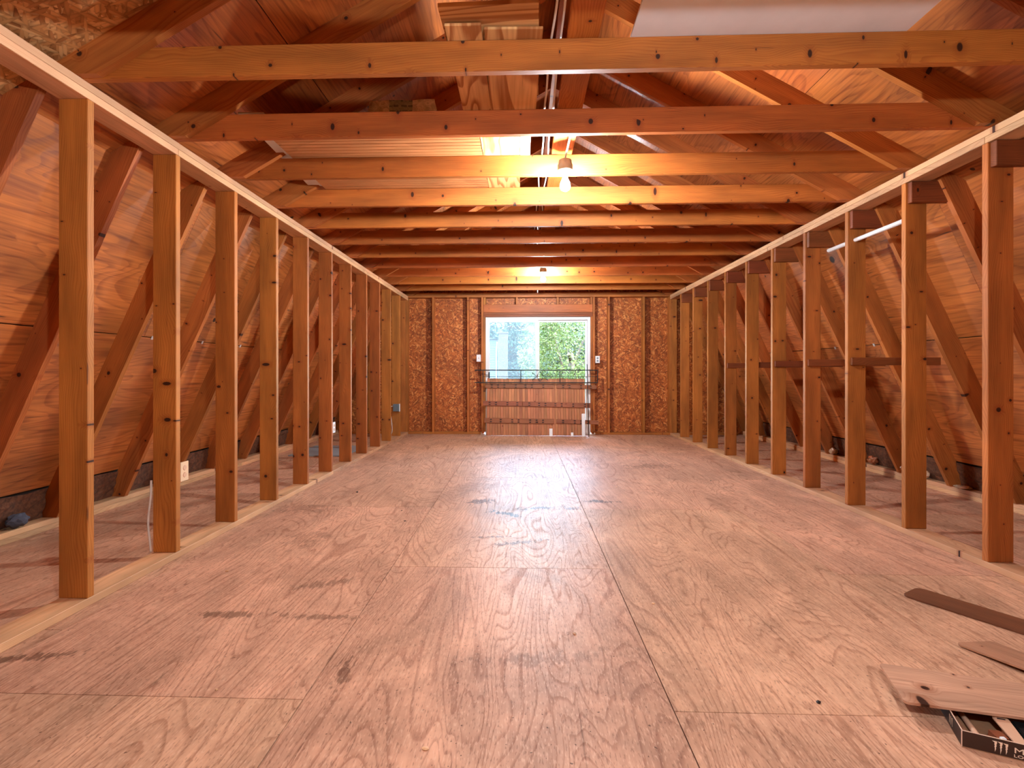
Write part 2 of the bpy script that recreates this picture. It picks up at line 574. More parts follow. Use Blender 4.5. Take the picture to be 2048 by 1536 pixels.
def sheet(name, origin, ux, uy, lx, ly, t, mat, parent=None, bev=0.0012):
    """Thin panel: local X along ux (grain), local Y along uy, thickness away along ux x uy."""
    ux, uy = Vector(ux).normalized(), Vector(uy).normalized()
    n = ux.cross(uy)
    o = Vector(origin)
    mw = Matrix(((ux.x, uy.x, n.x, o.x), (ux.y, uy.y, n.y, o.y), (ux.z, uy.z, n.z, o.z), (0, 0, 0, 1)))
    k = ('sheet', round(lx, 3), round(ly, 3), t, mat.name)
    if k not in BC:
        bm = bmesh.new()
        bmesh.ops.create_cube(bm, size=1.0)
        for v in bm.verts:
            v.co = Vector(((v.co.x + 0.5) * lx, (v.co.y + 0.5) * ly, (v.co.z + 0.5) * t))
        if bev:
            bmesh.ops.bevel(bm, geom=bm.edges[:], offset=bev, segments=1, affect='EDGES')
        BC[k] = bm_mesh(bm, name)
    return link(name, BC[k], mat, parent, mw)


PC = {}


def prism_xz(name, pts, y0, y1, ang, mat, parent=None, key=None, org=None):
    """Polygon in the XZ plane extruded in Y; local X turned by ang in that plane so the grain follows it."""
    o = Vector((org[0], y0, org[1])) if org else Vector((pts[0][0], y0, pts[0][1]))
    R = Matrix.Rotation(-ang, 4, 'Y')
    mw = Matrix.Translation(o) @ R
    if key is None or key not in PC:
        inv = mw.inverted()
        bm = bmesh.new()
        a = [bm.verts.new(inv @ Vector((x, y0, z))) for x, z in pts]
        b = [bm.verts.new(inv @ Vector((x, y1, z))) for x, z in pts]
        n = len(pts)
        bm.faces.new(a)
        bm.faces.new(b[::-1])
        for i in range(n):
            bm.faces.new((a[i], b[i], b[(i + 1) % n], a[(i + 1) % n]))
        me = bm_mesh(bm, name)
        if key is None:
            return link(name, me, mat, parent, mw)
        PC[key] = me
    return link(name, PC[key], mat, parent, mw)


def tube_bm(bm, pts, r, seg=8, cap=True):
    pts = [Vector(p) for p in pts]
    rings = []
    up = Vector((0, 0, 1))
    for i, p in enumerate(pts):
        t = (pts[min(i + 1, len(pts) - 1)] - pts[max(i - 1, 0)]).normalized()
        if abs(t.dot(up)) > 0.95:
            up = Vector((0, 1, 0)) if abs(t.y) < 0.9 else Vector((1, 0, 0))
        s = t.cross(up).normalized()
        u = s.cross(t).normalized()
        rr = r[i] if isinstance(r, (list, tuple)) else r
        rings.append([bm.verts.new(p + s * math.cos(2 * math.pi * k / seg) * rr + u * math.sin(2 * math.pi * k / seg) * rr) for k in range(seg)])
    for a, b in zip(rings, rings[1:]):
        for k in range(seg):
            bm.faces.new((a[k], a[(k + 1) % seg], b[(k + 1) % seg], b[k]))
    if cap:
        bm.faces.new(rings[0][::-1])
        bm.faces.new(rings[-1])


def tube(name, pts, r, mat, parent=None, seg=8, mw=None):
    bm = bmesh.new()
    tube_bm(bm, pts, r, seg)
    return link(name, bm_mesh(bm, name, True), mat, parent, mw)


def lathe(name, prof, mat, parent=None, mw=None, seg=24, smooth=True):
    bm = bmesh.new()
    rings = []
    for r, z in prof:
        if r < 1e-6:
            rings.append([bm.verts.new((0, 0, z))])
        else:
            rings.append([bm.verts.new((r * math.cos(2 * math.pi * k / seg), r * math.sin(2 * math.pi * k / seg), z)) for k in range(seg)])
    for a, b in zip(rings, rings[1:]):
        for k in range(seg):
            k2 = (k + 1) % seg
            if len(a) == 1:
                bm.faces.new((a[0], b[k2], b[k]))
            elif len(b) == 1:
                bm.faces.new((a[k], a[k2], b[0]))
            else:
                bm.faces.new((a[k], a[k2], b[k2], b[k]))
    return link(name, bm_mesh(bm, name, smooth), mat, parent, mw)


def smooth_path(pts, n=6):
    """Catmull-Rom through the points."""
    P = [Vector(p) for p in pts]
    P = [P[0] * 2 - P[1]] + P + [P[-1] * 2 - P[-2]]
    out = []
    for i in range(1, len(P) - 2):
        for j in range(n):
            t = j / n
            out.append(0.5 * ((2 * P[i]) + (P[i + 1] - P[i - 1]) * t + (2 * P[i - 1] - 5 * P[i] + 4 * P[i + 1] - P[i + 2]) * t * t
                              + (3 * P[i] - P[i - 1] - 3 * P[i + 1] + P[i + 2]) * t ** 3))
    out.append(P[-2])
    return out


# ------------------------------------------------------------------ dimensions
SP = 0.6096
SY = lambda k: 2.31 + 0.609 * k        # front of stud k
JY = lambda k: 2.286 + 0.609 * k       # front of joist k
XL, XR, XC = -2.023, 2.585, 0.281      # knee wall room faces, ridge line
SW, ST = 0.14, 0.038
ZT0, ZT = 2.370, 2.446                 # top plates
JH = 0.140
TOP = ZT + JH
YB, YF = 9.0, -1.75                    # far wall stud face, wall behind the camera
K0, K1 = -6, 10
US, LS = 0.57, 2.18                    # slopes of the two roof pitches
UA, LA = math.atan(US), math.atan(LS)

# ------------------------------------------------------------------ floor
fl = structure('floor')
cols = [(-3.95, -3.17, 0.9), (-3.17, -1.95, 2.10), (-1.95, -0.73, 1.68), (-0.73, 0.49, 2.85 - 2.44),
        (0.49, 1.71, 1.66 - 0.0), (1.71, 2.93, 2.82), (2.93, 4.15, 1.60), (4.15, 4.55, 0.4)]
for ci, (x0, x1, s0) in enumerate(cols):
    y = s0
    while y > YF:
        y -= 2.44
    while y < YB + 0.2:
        a, b = max(y, YF - 0.1), min(y + 2.44, YB + 0.2)
        if b - a > 0.05:
            # local X = +Y (grain lengthwise), local Y = -X
            sheet('plywood_sheet', (x1 - 0.0018, a + 0.0018, -0.018), (0, 1, 0), (-1, 0, 0), b - a - 0.0036, x1 - x0 - 0.0036, 0.018, M['floor'], fl, 0)
        y += 2.44
box('subfloor', -3.95, 4.55, YF - 0.1, YB + 0.2, -0.04, -0.0195, M['backing'], fl)

# ------------------------------------------------------------------ knee walls
wl = structure('wall_left')
wr = structure('wall_right')
for side, par, xin in ((-1, wl, XL), (1, wr, XR)):
    xc = xin + side * SW / 2
    for i in range(K0, K1 + 1):
        y = SY(i) + ST / 2
        board('stud', (xc, y, 0.038), (xc, y, ZT0), SW, ST, (1, 0, 0), M['lumber'], par)
    for (za, zb, nm, cuts) in ((0.0, 0.038, 'bottom_plate', (YF, 1.75, 5.41, YB)), (ZT0, ZT0 + 0.038, 'top_plate', (YF, 2.94, 6.6, YB)),
                               (ZT0 + 0.038, ZT, 'top_plate', (YF, 0.5, 4.16, YB))):
        for a, b in zip(cuts, cuts[1:]):
            board(nm, (xc, a + 0.001, (za + zb) / 2), (xc, b - 0.001, (za + zb) / 2), SW, zb - za - 0.001, (1, 0, 0), M['plate'], par, 0.002)
# right wall: dark ties nailed to the stud tops, and lower rails tying stud to rafter
for i in range(K0, K1 + 1):
    y = SY(i) - 0.0195
    board('tie_block', (XR + 0.012, y, 2.298), (XR + 0.40, y, 2.298), 0.14, ST, (0, 0, 1), M['darkwood'], wr)
for i in (3, 4, 5, 6, 7):
    yy = SY(i) - 0.0135 if i != 6 else SY(i) + ST + 0.0135
    board('rail', (XR + 0.016, yy, 1.18), (XR + 0.70, yy, 1.18), 0.062, 0.026, (0, 0, 1), M['darkwood'], wr)

# ------------------------------------------------------------------ outer (steep) roof slopes with rafters, sills, sheathing
def mx(x, side):
    return x if side < 0 else 2 * XC - x


FX, FZ = -3.28, 0.03                 # inner edge of a lower rafter at its foot
li = lambda z: FX + (z - FZ) / LS    # inner edge
hw = SW / math.sin(LA)
uroof = lambda x: 2.43 + US * (x + 1.96) + SW / math.cos(UA)
for side, nm in ((-1, 'wall_outer_left'), (1, 'wall_outer_right')):
    par = structure(nm)
    # lower rafters
    lo = [(li(0.076), 0.076), (-2.165, 2.448), (-2.165, uroof(-2.165)), None, (li(0.076) - hw, 0.076)]
    xo = -2.165
    while uroof(xo) < FZ + (xo + hw - FX) * LS and xo > -2.6:
        xo -= 0.001
    lo[3] = (xo, uroof(xo))
    lo[1] = (li(2.448), 2.448)
    poly = [(mx(x, side), z) for x, z in lo]
    for i in range(K0, K1 + 2):
        prism_xz('lower_rafter', poly, JY(i) - 0.038, JY(i) - 0.0005, LA if side < 0 else math.pi - LA, M['rafter'], par, ('lr', side))
    # sill plates
    xs = mx(-3.275, side) + (-0.07 if side < 0 else 0.07)
    for (za, cuts) in ((0.0, (YF, 2.2, 5.86, YB)), (0.038, (YF, 0.8, 4.4, 7.9, YB))):
        for a, b in zip(cuts, cuts[1:]):
            board('sill_plate', (xs, a + 0.001, za + 0.0185), (xs, b - 0.001, za + 0.0185), 0.14, 0.037, (1, 0, 0), M['plate'], par, 0.002)
    # sheathing: two rows of long sheets
    sx = lambda z: mx(li(z) - hw, side)
    up = Vector((math.cos(LA) * (-side), 0, math.sin(LA)))
    for row, (z0, z1) in enumerate(((0.30, 1.355), (1.362, uroof(xo) - 0.001))):
        y = YF - 0.6 + (1.2 if row else 0)
        rowl = (z1 - z0) / math.sin(LA)
        while y > YF:
            y -= 2.436
        while y < YB + 0.1:
            a, b = max(y, YF - 0.05), min(y + 2.436, YB + 0.15)
            if b - a > 0.05:
                if side < 0:
                    sheet('plywood_sheet', (sx(z0) - 0.0005, b - 0.001, z0), (0, -1, 0), up, b - a - 0.002, rowl, 0.012, M['sheath'], par)
                else:
                    sheet('plywood_sheet', (sx(z0) + 0.0005, a + 0.001, z0), (0, 1, 0), up, b - a - 0.002, rowl, 0.012, M['sheath'], par)
            y += 2.436
    for i in range(K0, K1 + 1):       # metal clips on the sheet joint
        yc = JY(i) + 0.30
        z = 1.358
        p = Vector((sx(z), yc, z)) + Vector((math.sin(LA) * (-side), 0, -math.cos(LA) * 1)) * 0.0025
        board('sheathing_clip', p - up * 0.014, p + up * 0.014, 0.022, 0.004, (0, 1, 0), M['clip'], par, 0)
    # dark felt sheet added at the eave to block light, black for its shaded void
    o = Vector((sx(2.40), 0, 2.40)) - Vector((math.sin(LA) * (-side), 0, -math.cos(LA))) * 0.024
    if side < 0:
        sheet('eave_light_block', (o.x, YB + 0.15, o.z), (0, -1, 0), -up, YB + 0.15 - YF, 2.66, 0.004, M['backing'], par)
    else:
        sheet('eave_light_block', (o.x, YF, o.z), (0, 1, 0), -up, YB + 0.15 - YF, 2.66, 0.004, M['backing'], par)

# ------------------------------------------------------------------ ceiling: joists, upper rafters, ridge, sheathing
ce = structure('ceiling')
for i in range(K0, K1 + 1):
    y = JY(i) + ST / 2
    board('ceiling_joist', (XL - 0.135, y, ZT + JH / 2), (XR + 0.135, y, ZT + JH / 2), JH, ST, (0, 0, 1), M['joist'], ce)
ul = lambda x: 2.43 + US * (x + 1.96)
ov = SW / math.cos(UA)
xr = XC - 0.0195
x446 = -1.96 + (2.448 - 2.43) / US
up_poly = [(x446, 2.448), (xr, ul(xr)), (xr, ul(xr) + ov), (-2.16, ul(-2.16) + ov), (-2.16, 2.448)]
for side in (-1, 1):
    poly = [(mx(x, side), z) for x, z in up_poly]
    for i in range(K0, K1 + 2):
        prism_xz('upper_rafter', poly, JY(i) - 0.038, JY(i) - 0.0005, UA if side < 0 else math.pi - UA, M['rafter'], ce, ('ur', side))
for a, b in ((YF, 2.86), (2.86, 6.5), (6.5, YB + 0.14)):
    zr = ul(xr)
    board('ridge_board', (XC, a + 0.001, zr + 0.10), (XC, b - 0.001, zr + 0.10), 0.20, 0.037, (0, 0, 1), M['rafter'], ce)
for side in (-1, 1):
    upv = Vector((math.cos(UA) * (-side), 0, math.sin(UA)))
    x0 = xo - 0.02
    s = 0.0
    total = (XC - x0) / math.cos(UA)
    row = 0
    while s < total - 0.01:
        l = min(1.216, total - s)
        px = x0 + s * math.cos(UA)
        pz = uroof(px) + 0.0008
        y = JY(0) - 0.019 + (1.22 if row % 2 else 0.0)
        while y > YF:
            y -= 2.436
        while y < YB + 0.1:
            a, b = max(y, YF - 0.05), min(y + 2.436, YB + 0.15)
            if b - a > 0.05:
                mt = M['roof_osb'] if (side < 0 and row == 0 and a < 2.0) else M['sheath']
                if side < 0:
                    sheet('plywood_sheet' if mt is M['sheath'] else 'strand_board_sheet', (mx(px, side), b - 0.001, pz), (0, -1, 0), upv, b - a - 0.002, l, 0.012, mt, ce)
                else:
                    sheet('plywood_sheet', (mx(px, side), a + 0.001, pz), (0, 1, 0), upv, b - a - 0.002, l, 0.012, mt, ce)
            y += 2.436
        s += 1.22
        row += 1

for side in (-1, 1):  # unseen black sheets added outside the sheathing to stop light leaking through joints
    upv = Vector((math.cos(UA) * (-side), 0, math.sin(UA)))
    pz = uroof(xo - 0.05) + 0.018
    if side < 0:
        sheet('roof_light_block', (xo - 0.05, YF - 0.1, pz), upv, (0, 1, 0), total + 0.1, YB + 0.3 - YF, 0.004, M['backing'], ce)
    else:
        sheet('roof_light_block', (mx(xo - 0.05, 1), YB + 0.2, pz), upv, (0, -1, 0), total + 0.1, YB + 0.3 - YF, 0.004, M['backing'], ce)

# ------------------------------------------------------------------ far wall
wb_ = structure('wall_back')
L = M['lumber']
D0, D1 = -0.645, 1.205
for x in (-1.578, -0.955, 1.525, 2.134):
    board('stud', (x, YB + 0.07, 0.038), (x, YB + 0.07, 2.42), 0.14, 0.038, (0, 1, 0), L, wb_)
for x in (D0 - 0.0195, D0 - 0.058, D1 + 0.0195, D1 + 0.058):
    board('king_stud' if abs(x - 0.28) > 0.96 else 'jack_stud', (x, YB + 0.07, 0.038), (x, YB + 0.07, 2.42 if abs(x - 0.28) > 0.96 else 2.15), 0.14, 0.037, (0, 1, 0), L, wb_)
for x in (-2.115, 2.66):
    board('corner_stud', (x, YB + 0.02, 0.038), (x, YB + 0.02, 2.42), 0.09, 0.038, (1, 0, 0), L, wb_)
for x in (-2.05, 2.595):
    board('corner_stud', (x, YB + 0.07, 0.038), (x, YB + 0.07, 2.42), 0.14, 0.037, (0, 1, 0), L, wb_)
for x in (-2.75, -3.1, 3.3, 3.65):
    t = 2.35 if abs(x - XC) < 3.1 else 1.5
    if abs(x - XC) > 3.3:
        t = 0.7
    board('stud', (x, YB + 0.07, 0.038), (x, YB + 0.07, t - 0.6 if t > 2 else t - 0.45), 0.14, 0.038, (0, 1, 0), L, wb_)
for a, b in ((-3.2, D0 - 0.08), (D1 + 0.08, 3.76)):
    board('bottom_plate', (a, YB + 0.07, 0.019), (b, YB + 0.07, 0.019), 0.14, 0.037, (0, 1, 0), M['lumber'], wb_)
for z in (2.4405, 2.4835):
    board('top_plate', (-2.14, YB + 0.07, z), (2.70, YB + 0.07, z), 0.14, 0.041, (0, 1, 0), M['rafter'], wb_)
for x in (-0.66, -0.09, 0.63, 1.22):
    board('cripple_stud', (x, YB + 0.07, 2.294), (x, YB + 0.07, 2.418), 0.13, 0.038, (0, 1, 0), L, wb_)
board('header', (D0 - 0.035, YB + 0.02, 2.222), (D1 + 0.035, YB + 0.02, 2.222), 0.14, 0.038, (0, 0, 1), M['rafter'], wb_)
for z in (2.093, 2.131):
    board('header_trim', (D0 - 0.034, YB + 0.045, z), (D1 + 0.034, YB + 0.045, z), 0.036, 0.10, (0, 0, 1), M['darkwood'], wb_)


def gable(pts, name='strand_board_sheet', y=YB + 0.142, t=0.012, par=None, mat=None):
    return prism_xz(name, pts, y, y + t, 0.0, mat or M['osb'], par or wb_, None, (0, 0))


# sheet pieces (object X along the wall, Y lies in the thickness: turn so the flakes show on the face)
def wall_sheet(pts, y, t, par, mat):
    o = Vector((0, y, 0))
    bm = bmesh.new()
    mw = Matrix(((1, 0, 0, 0), (0, 0, 1, y), (0, 1, 0, 0), (0, 0, 0, 1)))   # local x->X, y->Z, z->Y
    a = [bm.verts.new((x, z, 0)) for x, z in pts]
    b = [bm.verts.new((x, z, t)) for x, z in pts]
    n = len(pts)
    bm.faces.new(a)
    bm.faces.new(b[::-1])
    for i in range(n):
        bm.faces.new((a[i], b[i], b[(i + 1) % n], a[(i + 1) % n]))
    return link('strand_board_sheet', bm_mesh(bm, 'strand_board_sheet'), mat, par, mw)


oy = YB + 0.1415
lo_x = lambda z: li(z) - hw + 0.004
wall_sheet([(lo_x(0.0), 0), (-1.579, 0), (-1.579, 2.464), (-2.19, 2.464), (-2.365, 2.37)], oy, 0.012, wb_, M['osb'])
wall_sheet([(-1.577, 0), (D0 - 0.03, 0), (D0 - 0.03, 2.46), (-1.577, 2.46)], oy, 0.012, wb_, M['osb'])
wall_sheet([(D0 - 0.028, 2.08), (D1 + 0.028, 2.08), (D1 + 0.028, 2.46), (D0 - 0.028, 2.46)], oy, 0.012, wb_, M['osb'])
wall_sheet([(D1 + 0.03, 0), (2.133, 0), (2.133, 2.46), (D1 + 0.03, 2.46)], oy, 0.012, wb_, M['osb'])
wall_sheet([(2.135, 0), (2 * XC - lo_x(0.0), 0), (2 * XC + 2.365, 2.37), (2 * XC + 2.19, 2.464), (2.135, 2.464)], oy, 0.012, wb_, M['osb'])
wall_sheet([(-2.2, 2.462), (XC - 0.001, 2.462), (XC - 0.001, uroof(XC)), (-2.2, uroof(-2.2))], oy, 0.012, wb_, M['osb'])
wall_sheet([(XC + 0.001, 2.462), (2 * XC + 2.2, 2.462), (2 * XC + 2.2, uroof(-2.2)), (XC + 0.001, uroof(XC))], oy, 0.012, wb_, M['osb'])

# sliding patio door
dr = structure('door_1')
W = M['white']
y0, y1 = YB + 0.03, YB + 0.135
box('door_jamb', D0 + 0.001, D0 + 0.045, y0, y1, 0.0, 2.07, W, dr, 0.002, 'z')
box('door_jamb', D1 - 0.05, D1 - 0.001, y0, y1, 0.0, 2.07, W, dr, 0.002, 'z')
box('door_head', D0 + 0.046, D1 - 0.051, y0, y1, 2.022, 2.07, W, dr)
box('door_sill', D0 + 0.046, D1 - 0.051, y0, y1, 0.0, 0.03, W, dr)
for (a, b, yy) in ((D0 + 0.047, 0.285, y0 + 0.014), (0.235, D1 - 0.052, y0 + 0.058)):
    st = 0.022
    box('stile', a, a + st, yy, yy + 0.034, 0.031, 2.021, W, dr, 0.002, 'z')
    box('stile', b - st - 0.004, b, yy, yy + 0.034, 0.031, 2.021, W, dr, 0.002, 'z')
    box('door_rail', a + st, b - st - 0.004, yy, yy + 0.034, 1.985, 2.021, W, dr)
    box('door_rail', a + st, b - st - 0.004, yy, yy + 0.034, 0.031, 0.10, W, dr)
    sheet('pane', (a + st, yy + 0.016, 0.10), (1, 0, 0), (0, 0, 1), b - a - 2 * st - 0.004, 1.885, 0.004, M['glass'], dr)
sheet('insect_screen', (D0 + 0.05, y1 - 0.006, 0.04), (1, 0, 0), (0, 0, 1), 0.90, 1.98, 0.001, M['screen'], dr)
box('handle', D0 + 0.052, D0 + 0.075, y0 - 0.012, y0 + 0.013, 0.99, 1.10, M['iron'], dr, 0.003, 'z')

# ------------------------------------------------------------------ wall behind the camera
wf = structure('wall_front')
fy = YF - 0.012
wall_sheet([(lo_x(0.0), 0), (XC - 0.001, 0), (XC - 0.001, 2.464), (-2.19, 2.464), (-2.365, 2.37)], fy, 0.012, wf, M['osb'])
wall_sheet([(XC + 0.001, 0), (2 * XC - lo_x(0.0), 0), (2 * XC + 2.365, 2.37), (2 * XC + 2.19, 2.464), (XC + 0.001, 2.464)], fy, 0.012, wf, M['osb'])
wall_sheet([(-2.18, 2.466), (XC - 0.001, 2.466), (XC - 0.001, uroof(XC)), (-2.18, uroof(-2.18))], fy, 0.012, wf, M['osb'])
wall_sheet([(XC + 0.001, 2.466), (2 * XC + 2.18, 2.466), (2 * XC + 2.18, uroof(-2.18)), (XC + 0.001, uroof(XC))], fy, 0.012, wf, M['osb'])

# ------------------------------------------------------------------ lamps
def lamp(loc, label, cord_to, bm_='bulb'):
    t = thing('ceiling_lamp', label, 'lamp', loc, 0, 'bare bulb lamps')
    mw = Matrix.Translation(loc)
    x, y, z = loc
    lathe('lamp_holder', [(0.0, 0.04), (0.036, 0.04), (0.042, 0.036), (0.045, 0.012), (0.050, 0.004), (0.050, -0.030), (0.046, -0.040), (0.028, -0.042), (0.024, -0.052), (0.0, -0.052)],
          M['porcelain'], t, mw, 28)
    lathe('bulb', [(0.0, -0.165), (0.014, -0.163), (0.026, -0.155), (0.033, -0.142), (0.034, -0.128), (0.030, -0.112), (0.021, -0.092), (0.015, -0.075), (0.0135, -0.0535), (0.0, -0.0535)],
          M[bm_], t, mw, 16)
    a = Vector((x, y, z + 0.04))
    b = Vector(cord_to)
    tube('cord', smooth_path([b, b.lerp(a, 0.5) + Vector((0.004, 0, 0.012)), a + Vector((0, 0, 0.012)), a - Vector((0, 0, 0.002))], 5), 0.006, M['cable'], t)
    return t


lamp((0.284, 3.37, 2.452), 'bare bulb in a round holder hanging between the near ceiling joists', (0.30, 2.96, 2.578))
lamp((0.29, 7.02, 2.50), 'bare bulb in a round holder hanging near the far wall', (0.30, 6.75, 2.578))
lamp((0.29, 0.0, 1.99), 'added unseen fill bulb hanging low on a long cord above the camera position', (0.30, -0.10, 2.578), 'bulb_fill')  # unseen lamp added over the camera to brighten the foreground

# ------------------------------------------------------------------ things lying on the joists
for i, (a, b) in enumerate(((-1.3, 2.30), (2.31, 5.95))):
    o = board('plank', (0.272, a, TOP + 0.0195), (0.272, b, TOP + 0.0195), 0.14, 0.038, (1, 0, 0), M['joist'])
    tag(o, ('long flat plank laid on the ceiling joists nearest the camera' if i == 0 else 'long flat plank laid across the joists above the near bulb'), 'plank', 'planks laid along the joists')


def flat(name, x0, x1, y0, y1, z0, t, mat, label, cat, grain='y', rz=0.0, group=None):
    c = Vector(((x0 + x1) / 2, (y0 + y1) / 2, z0))
    R = Matrix.Rotation(rz, 3, 'Z')
    if grain == 'y':
        o = c + R @ Vector((x1 - c.x, y0 - c.y, 0))
        s = sheet(name, o, R @ Vector((0, 1, 0)), R @ Vector((-1, 0, 0)), y1 - y0, x1 - x0, t, mat)
    else:
        o = c + R @ Vector((x0 - c.x, y0 - c.y, 0))
        s = sheet(name, o, R @ Vector((1, 0, 0)), R @ Vector((0, 1, 0)), x1 - x0, y1 - y0, t, mat)
    return tag(s, label, cat, group)


flat('plywood_offcut', -0.335, -0.177, 2.19, 2.93, TOP + 0.001, 0.012, M['pale_ply'], 'narrow plywood strip on the joists left of the wide plywood piece', 'plywood', 'y', 0.0)
flat('plywood_offcut', -0.172, 0.085, 2.22, 2.935, TOP + 0.001, 0.012, M['pale_ply'], 'wide plywood piece on the nearest joists beside the ridge cables', 'plywood', 'y', 0.02)
flat('plywood_offcut', -0.34, 0.08, 2.10, 2.80, TOP + 0.022, 0.019, M['pale_ply'], 'thick plywood piece stacked on top of the nearest joist boards', 'plywood', 'x', -0.03)
flat('plywood_offcut', -0.266, -0.016, 2.945, 4.12, TOP + 0.001, 0.012, M['pale_ply'], 'pale plywood strip above the joists left of the near bulb', 'plywood', 'y', 0.0)
flat('white_offcut', -0.012, 0.055, 2.95, 3.55, TOP + 0.001, 0.012, M['whiteboard'], 'small white strip on the joists left of the near bulb', 'board', 'y', 0.0)
flat('white_board', 0.484, 1.685, 1.18, 2.305, TOP + 0.001, 0.012, M['whiteboard'], 'large smooth white board lying on top of the nearest ceiling joists', 'board', 'x')
flat('white_offcut', -1.70, -1.55, 2.94, 4.10, TOP + 0.024, 0.010, M['whiteboard'], 'white board end sticking out left of the grooved panel', 'board', 'y', 0.06)
# grooved panel (one sheet, grooves cut along its length)
bm = bmesh.new()
gy0, gy1, gx0, gx1, gz = 2.945, 4.12, -1.60, -0.27, TOP + 0.001
n = 26
prof = []
for i in range(n):
    a = gy0 + (gy1 - gy0) * i / n
    b = gy0 + (gy1 - gy0) * (i + 1) / n
    prof += [(a, gz), (b - 0.006, gz), (b - 0.006, gz + 0.005), (b, gz + 0.005)]
prof += [(gy1, gz + 0.014), (gy0, gz + 0.014)]
mwg = Matrix.Translation((gx0, gy0, gz))
va = [bm.verts.new((0, y - gy0, z - gz)) for y, z in prof]
vb = [bm.verts.new((gx1 - gx0, y - gy0, z - gz)) for y, z in prof]
for i in range(len(prof)):
    j = (i + 1) % len(prof)
    bm.faces.new((va[i], va[j], vb[j], vb[i]))
bm.faces.new(va)
bm.faces.new(vb[::-1])
tag(link('grooved_panel', bm_mesh(bm, 'grooved_panel'), M['siding'], None, mwg), 'brown grooved wood panel lying across the joists left of the near bulb', 'panel')

# wrapped package
bm = bmesh.new()
bmesh.ops.create_cube(bm, size=1.0)
bmesh.ops.subdivide_edges(bm, edges=bm.edges[:], cuts=9, use_grid_fill=True)
for v in bm.verts:
    k = 1 + 0.16 * (0.5 - v.co.z)
    v.co = Vector((v.co.x * 0.42 * k, v.co.y * 0.36, (v.co.z + 0.5) * 0.245))
    nn = mnoise.noise(v.co * 14) * 0.010 + mnoise.noise(v.co * 37) * 0.005
    v.co += Vector((v.co.x, v.co.y, 0.0)).normalized() * nn if v.co.xy.length > 0.05 else Vector((0, 0, 0))
tag(link('wrapped_package', bm_mesh(bm, 'wrapped_package', True), M['wrap'], None, Matrix.Translation((-0.775, 3.44, TOP + 0.016))),
    'plastic wrapped package with a blue label resting on the joist boards', 'package')

# cables along the plank
for i, x in enumerate((0.135, 0.182)):
    pts = []
    y = -1.2
    while y < 7.4:
        pts.append((x + random.uniform(-0.010, 0.010), y, TOP + 0.007 + random.uniform(0, 0.012)))
        y += 0.3
    tag(tube('electric_cable', smooth_path(pts, 4), 0.0055, M['cable'], None, 8),
        ('white electric cable nearest the flat plank along the ridge' if i else 'white electric cable farther from the flat plank along the ridge'), 'cable', 'cables along the joists')

# ------------------------------------------------------------------ outlets, switches, junction box
def plate(loc, face, label, kind, mat, name):
    """face: 'x+' plate facing the room on the left wall, 'y-' facing the camera."""
    t = thing(name, label, 'outlet' if kind != 'switch' else 'switch', loc)
    x, y, z = loc
    if face == 'x+':
        cp = box('cover_plate', x, x + 0.005, y - 0.036, y + 0.036, z - 0.058, z + 0.058, mat, t, 0.002, 'z')
        box('wall_box', x - 0.06, x - 0.0005, y - 0.028, y + 0.028, z - 0.048, z + 0.048, M['greybox'], t, 0.002, 'z')
        for dz in (-0.021, 0.021):
            m = Matrix.Translation((x + 0.005, y, z + dz)) @ Matrix.Rotation(math.pi / 2, 4, 'Y')
            lathe('socket', [(0.0, 0.003), (0.014, 0.003), (0.016, 0.0), (0.0, 0.0)], M['tan'], cp, m, 18, False)
    else:
        cp = box('cover_plate', x - 0.038, x + 0.038, y - 0.005, y, z - 0.062, z + 0.062, mat, t, 0.002, 'z')
        box('wall_box', x - 0.028, x + 0.028, y + 0.0005, y + 0.05, z - 0.048, z + 0.048, M['greybox'], t, 0.002, 'z')
        if kind == 'switch':
            box('toggle', x - 0.006, x + 0.006, y - 0.016, y - 0.005, z - 0.012, z + 0.012, M['tan'], cp, 0.002, 'z')
        else:
            for dz in (-0.024, 0.024):
                m = Matrix.Translation((x, y - 0.005, z + dz)) @ Matrix.Rotation(math.pi / 2, 4, 'X')
                lathe('socket', [(0.0, 0.003), (0.014, 0.003), (0.017, 0.0), (0.0, 0.0)], M['greybox'], cp, m, 18, False)
    return t


plate((XL - 0.004, SY(1) + ST + 0.037, 0.50), 'x+', 'ivory outlet on the second left stud from the camera', 'outlet', M['ivory'], 'wall_outlet')
plate((XL - 0.004, SY(5) + ST + 0.037, 0.50), 'x+', 'pale outlet far down the left stud wall', 'outlet', M['white'], 'wall_outlet')
plate((-0.765, YB - 0.006, 1.345), 'y-', 'white light switch left of the sliding door', 'switch', M['white'], 'light_switch')
plate((1.325, YB - 0.006, 1.32), 'y-', 'white outlet right of the sliding door', 'outlet', M['white'], 'wall_outlet')
jb = thing('junction_box', 'grey metal junction box on the farthest left stud with hanging cables', 'junction box', (XL - 0.03, SY(10) - 0.03, 0.46))
box('box_body', XL - 0.105, XL - 0.005, SY(10) - 0.05, SY(10) - 0.0005, 0.45, 0.57, M['greybox'], jb, 0.003, 'z')
box('box_cover', XL - 0.004, XL + 0.004, SY(10) - 0.054, SY(10) + 0.004, 0.446, 0.574, M['white'], jb, 0.002, 'z')
for dx, dz in ((0.0, 0.0), (-0.03, -0.03)):
    tube('cable', smooth_path([(XL - 0.10, SY(10) - 0.03, 0.54), (XL - 0.16 + dx, SY(10) - 0.04, 0.50), (XL - 0.13 + dx, SY(10) - 0.05, 0.30), (XL - 0.12 + dx, SY(10) - 0.05, 0.12), (XL - 0.17, SY(10) - 0.04, 0.045 + dz * 0)], 6), 0.006, M['cable'], jb)

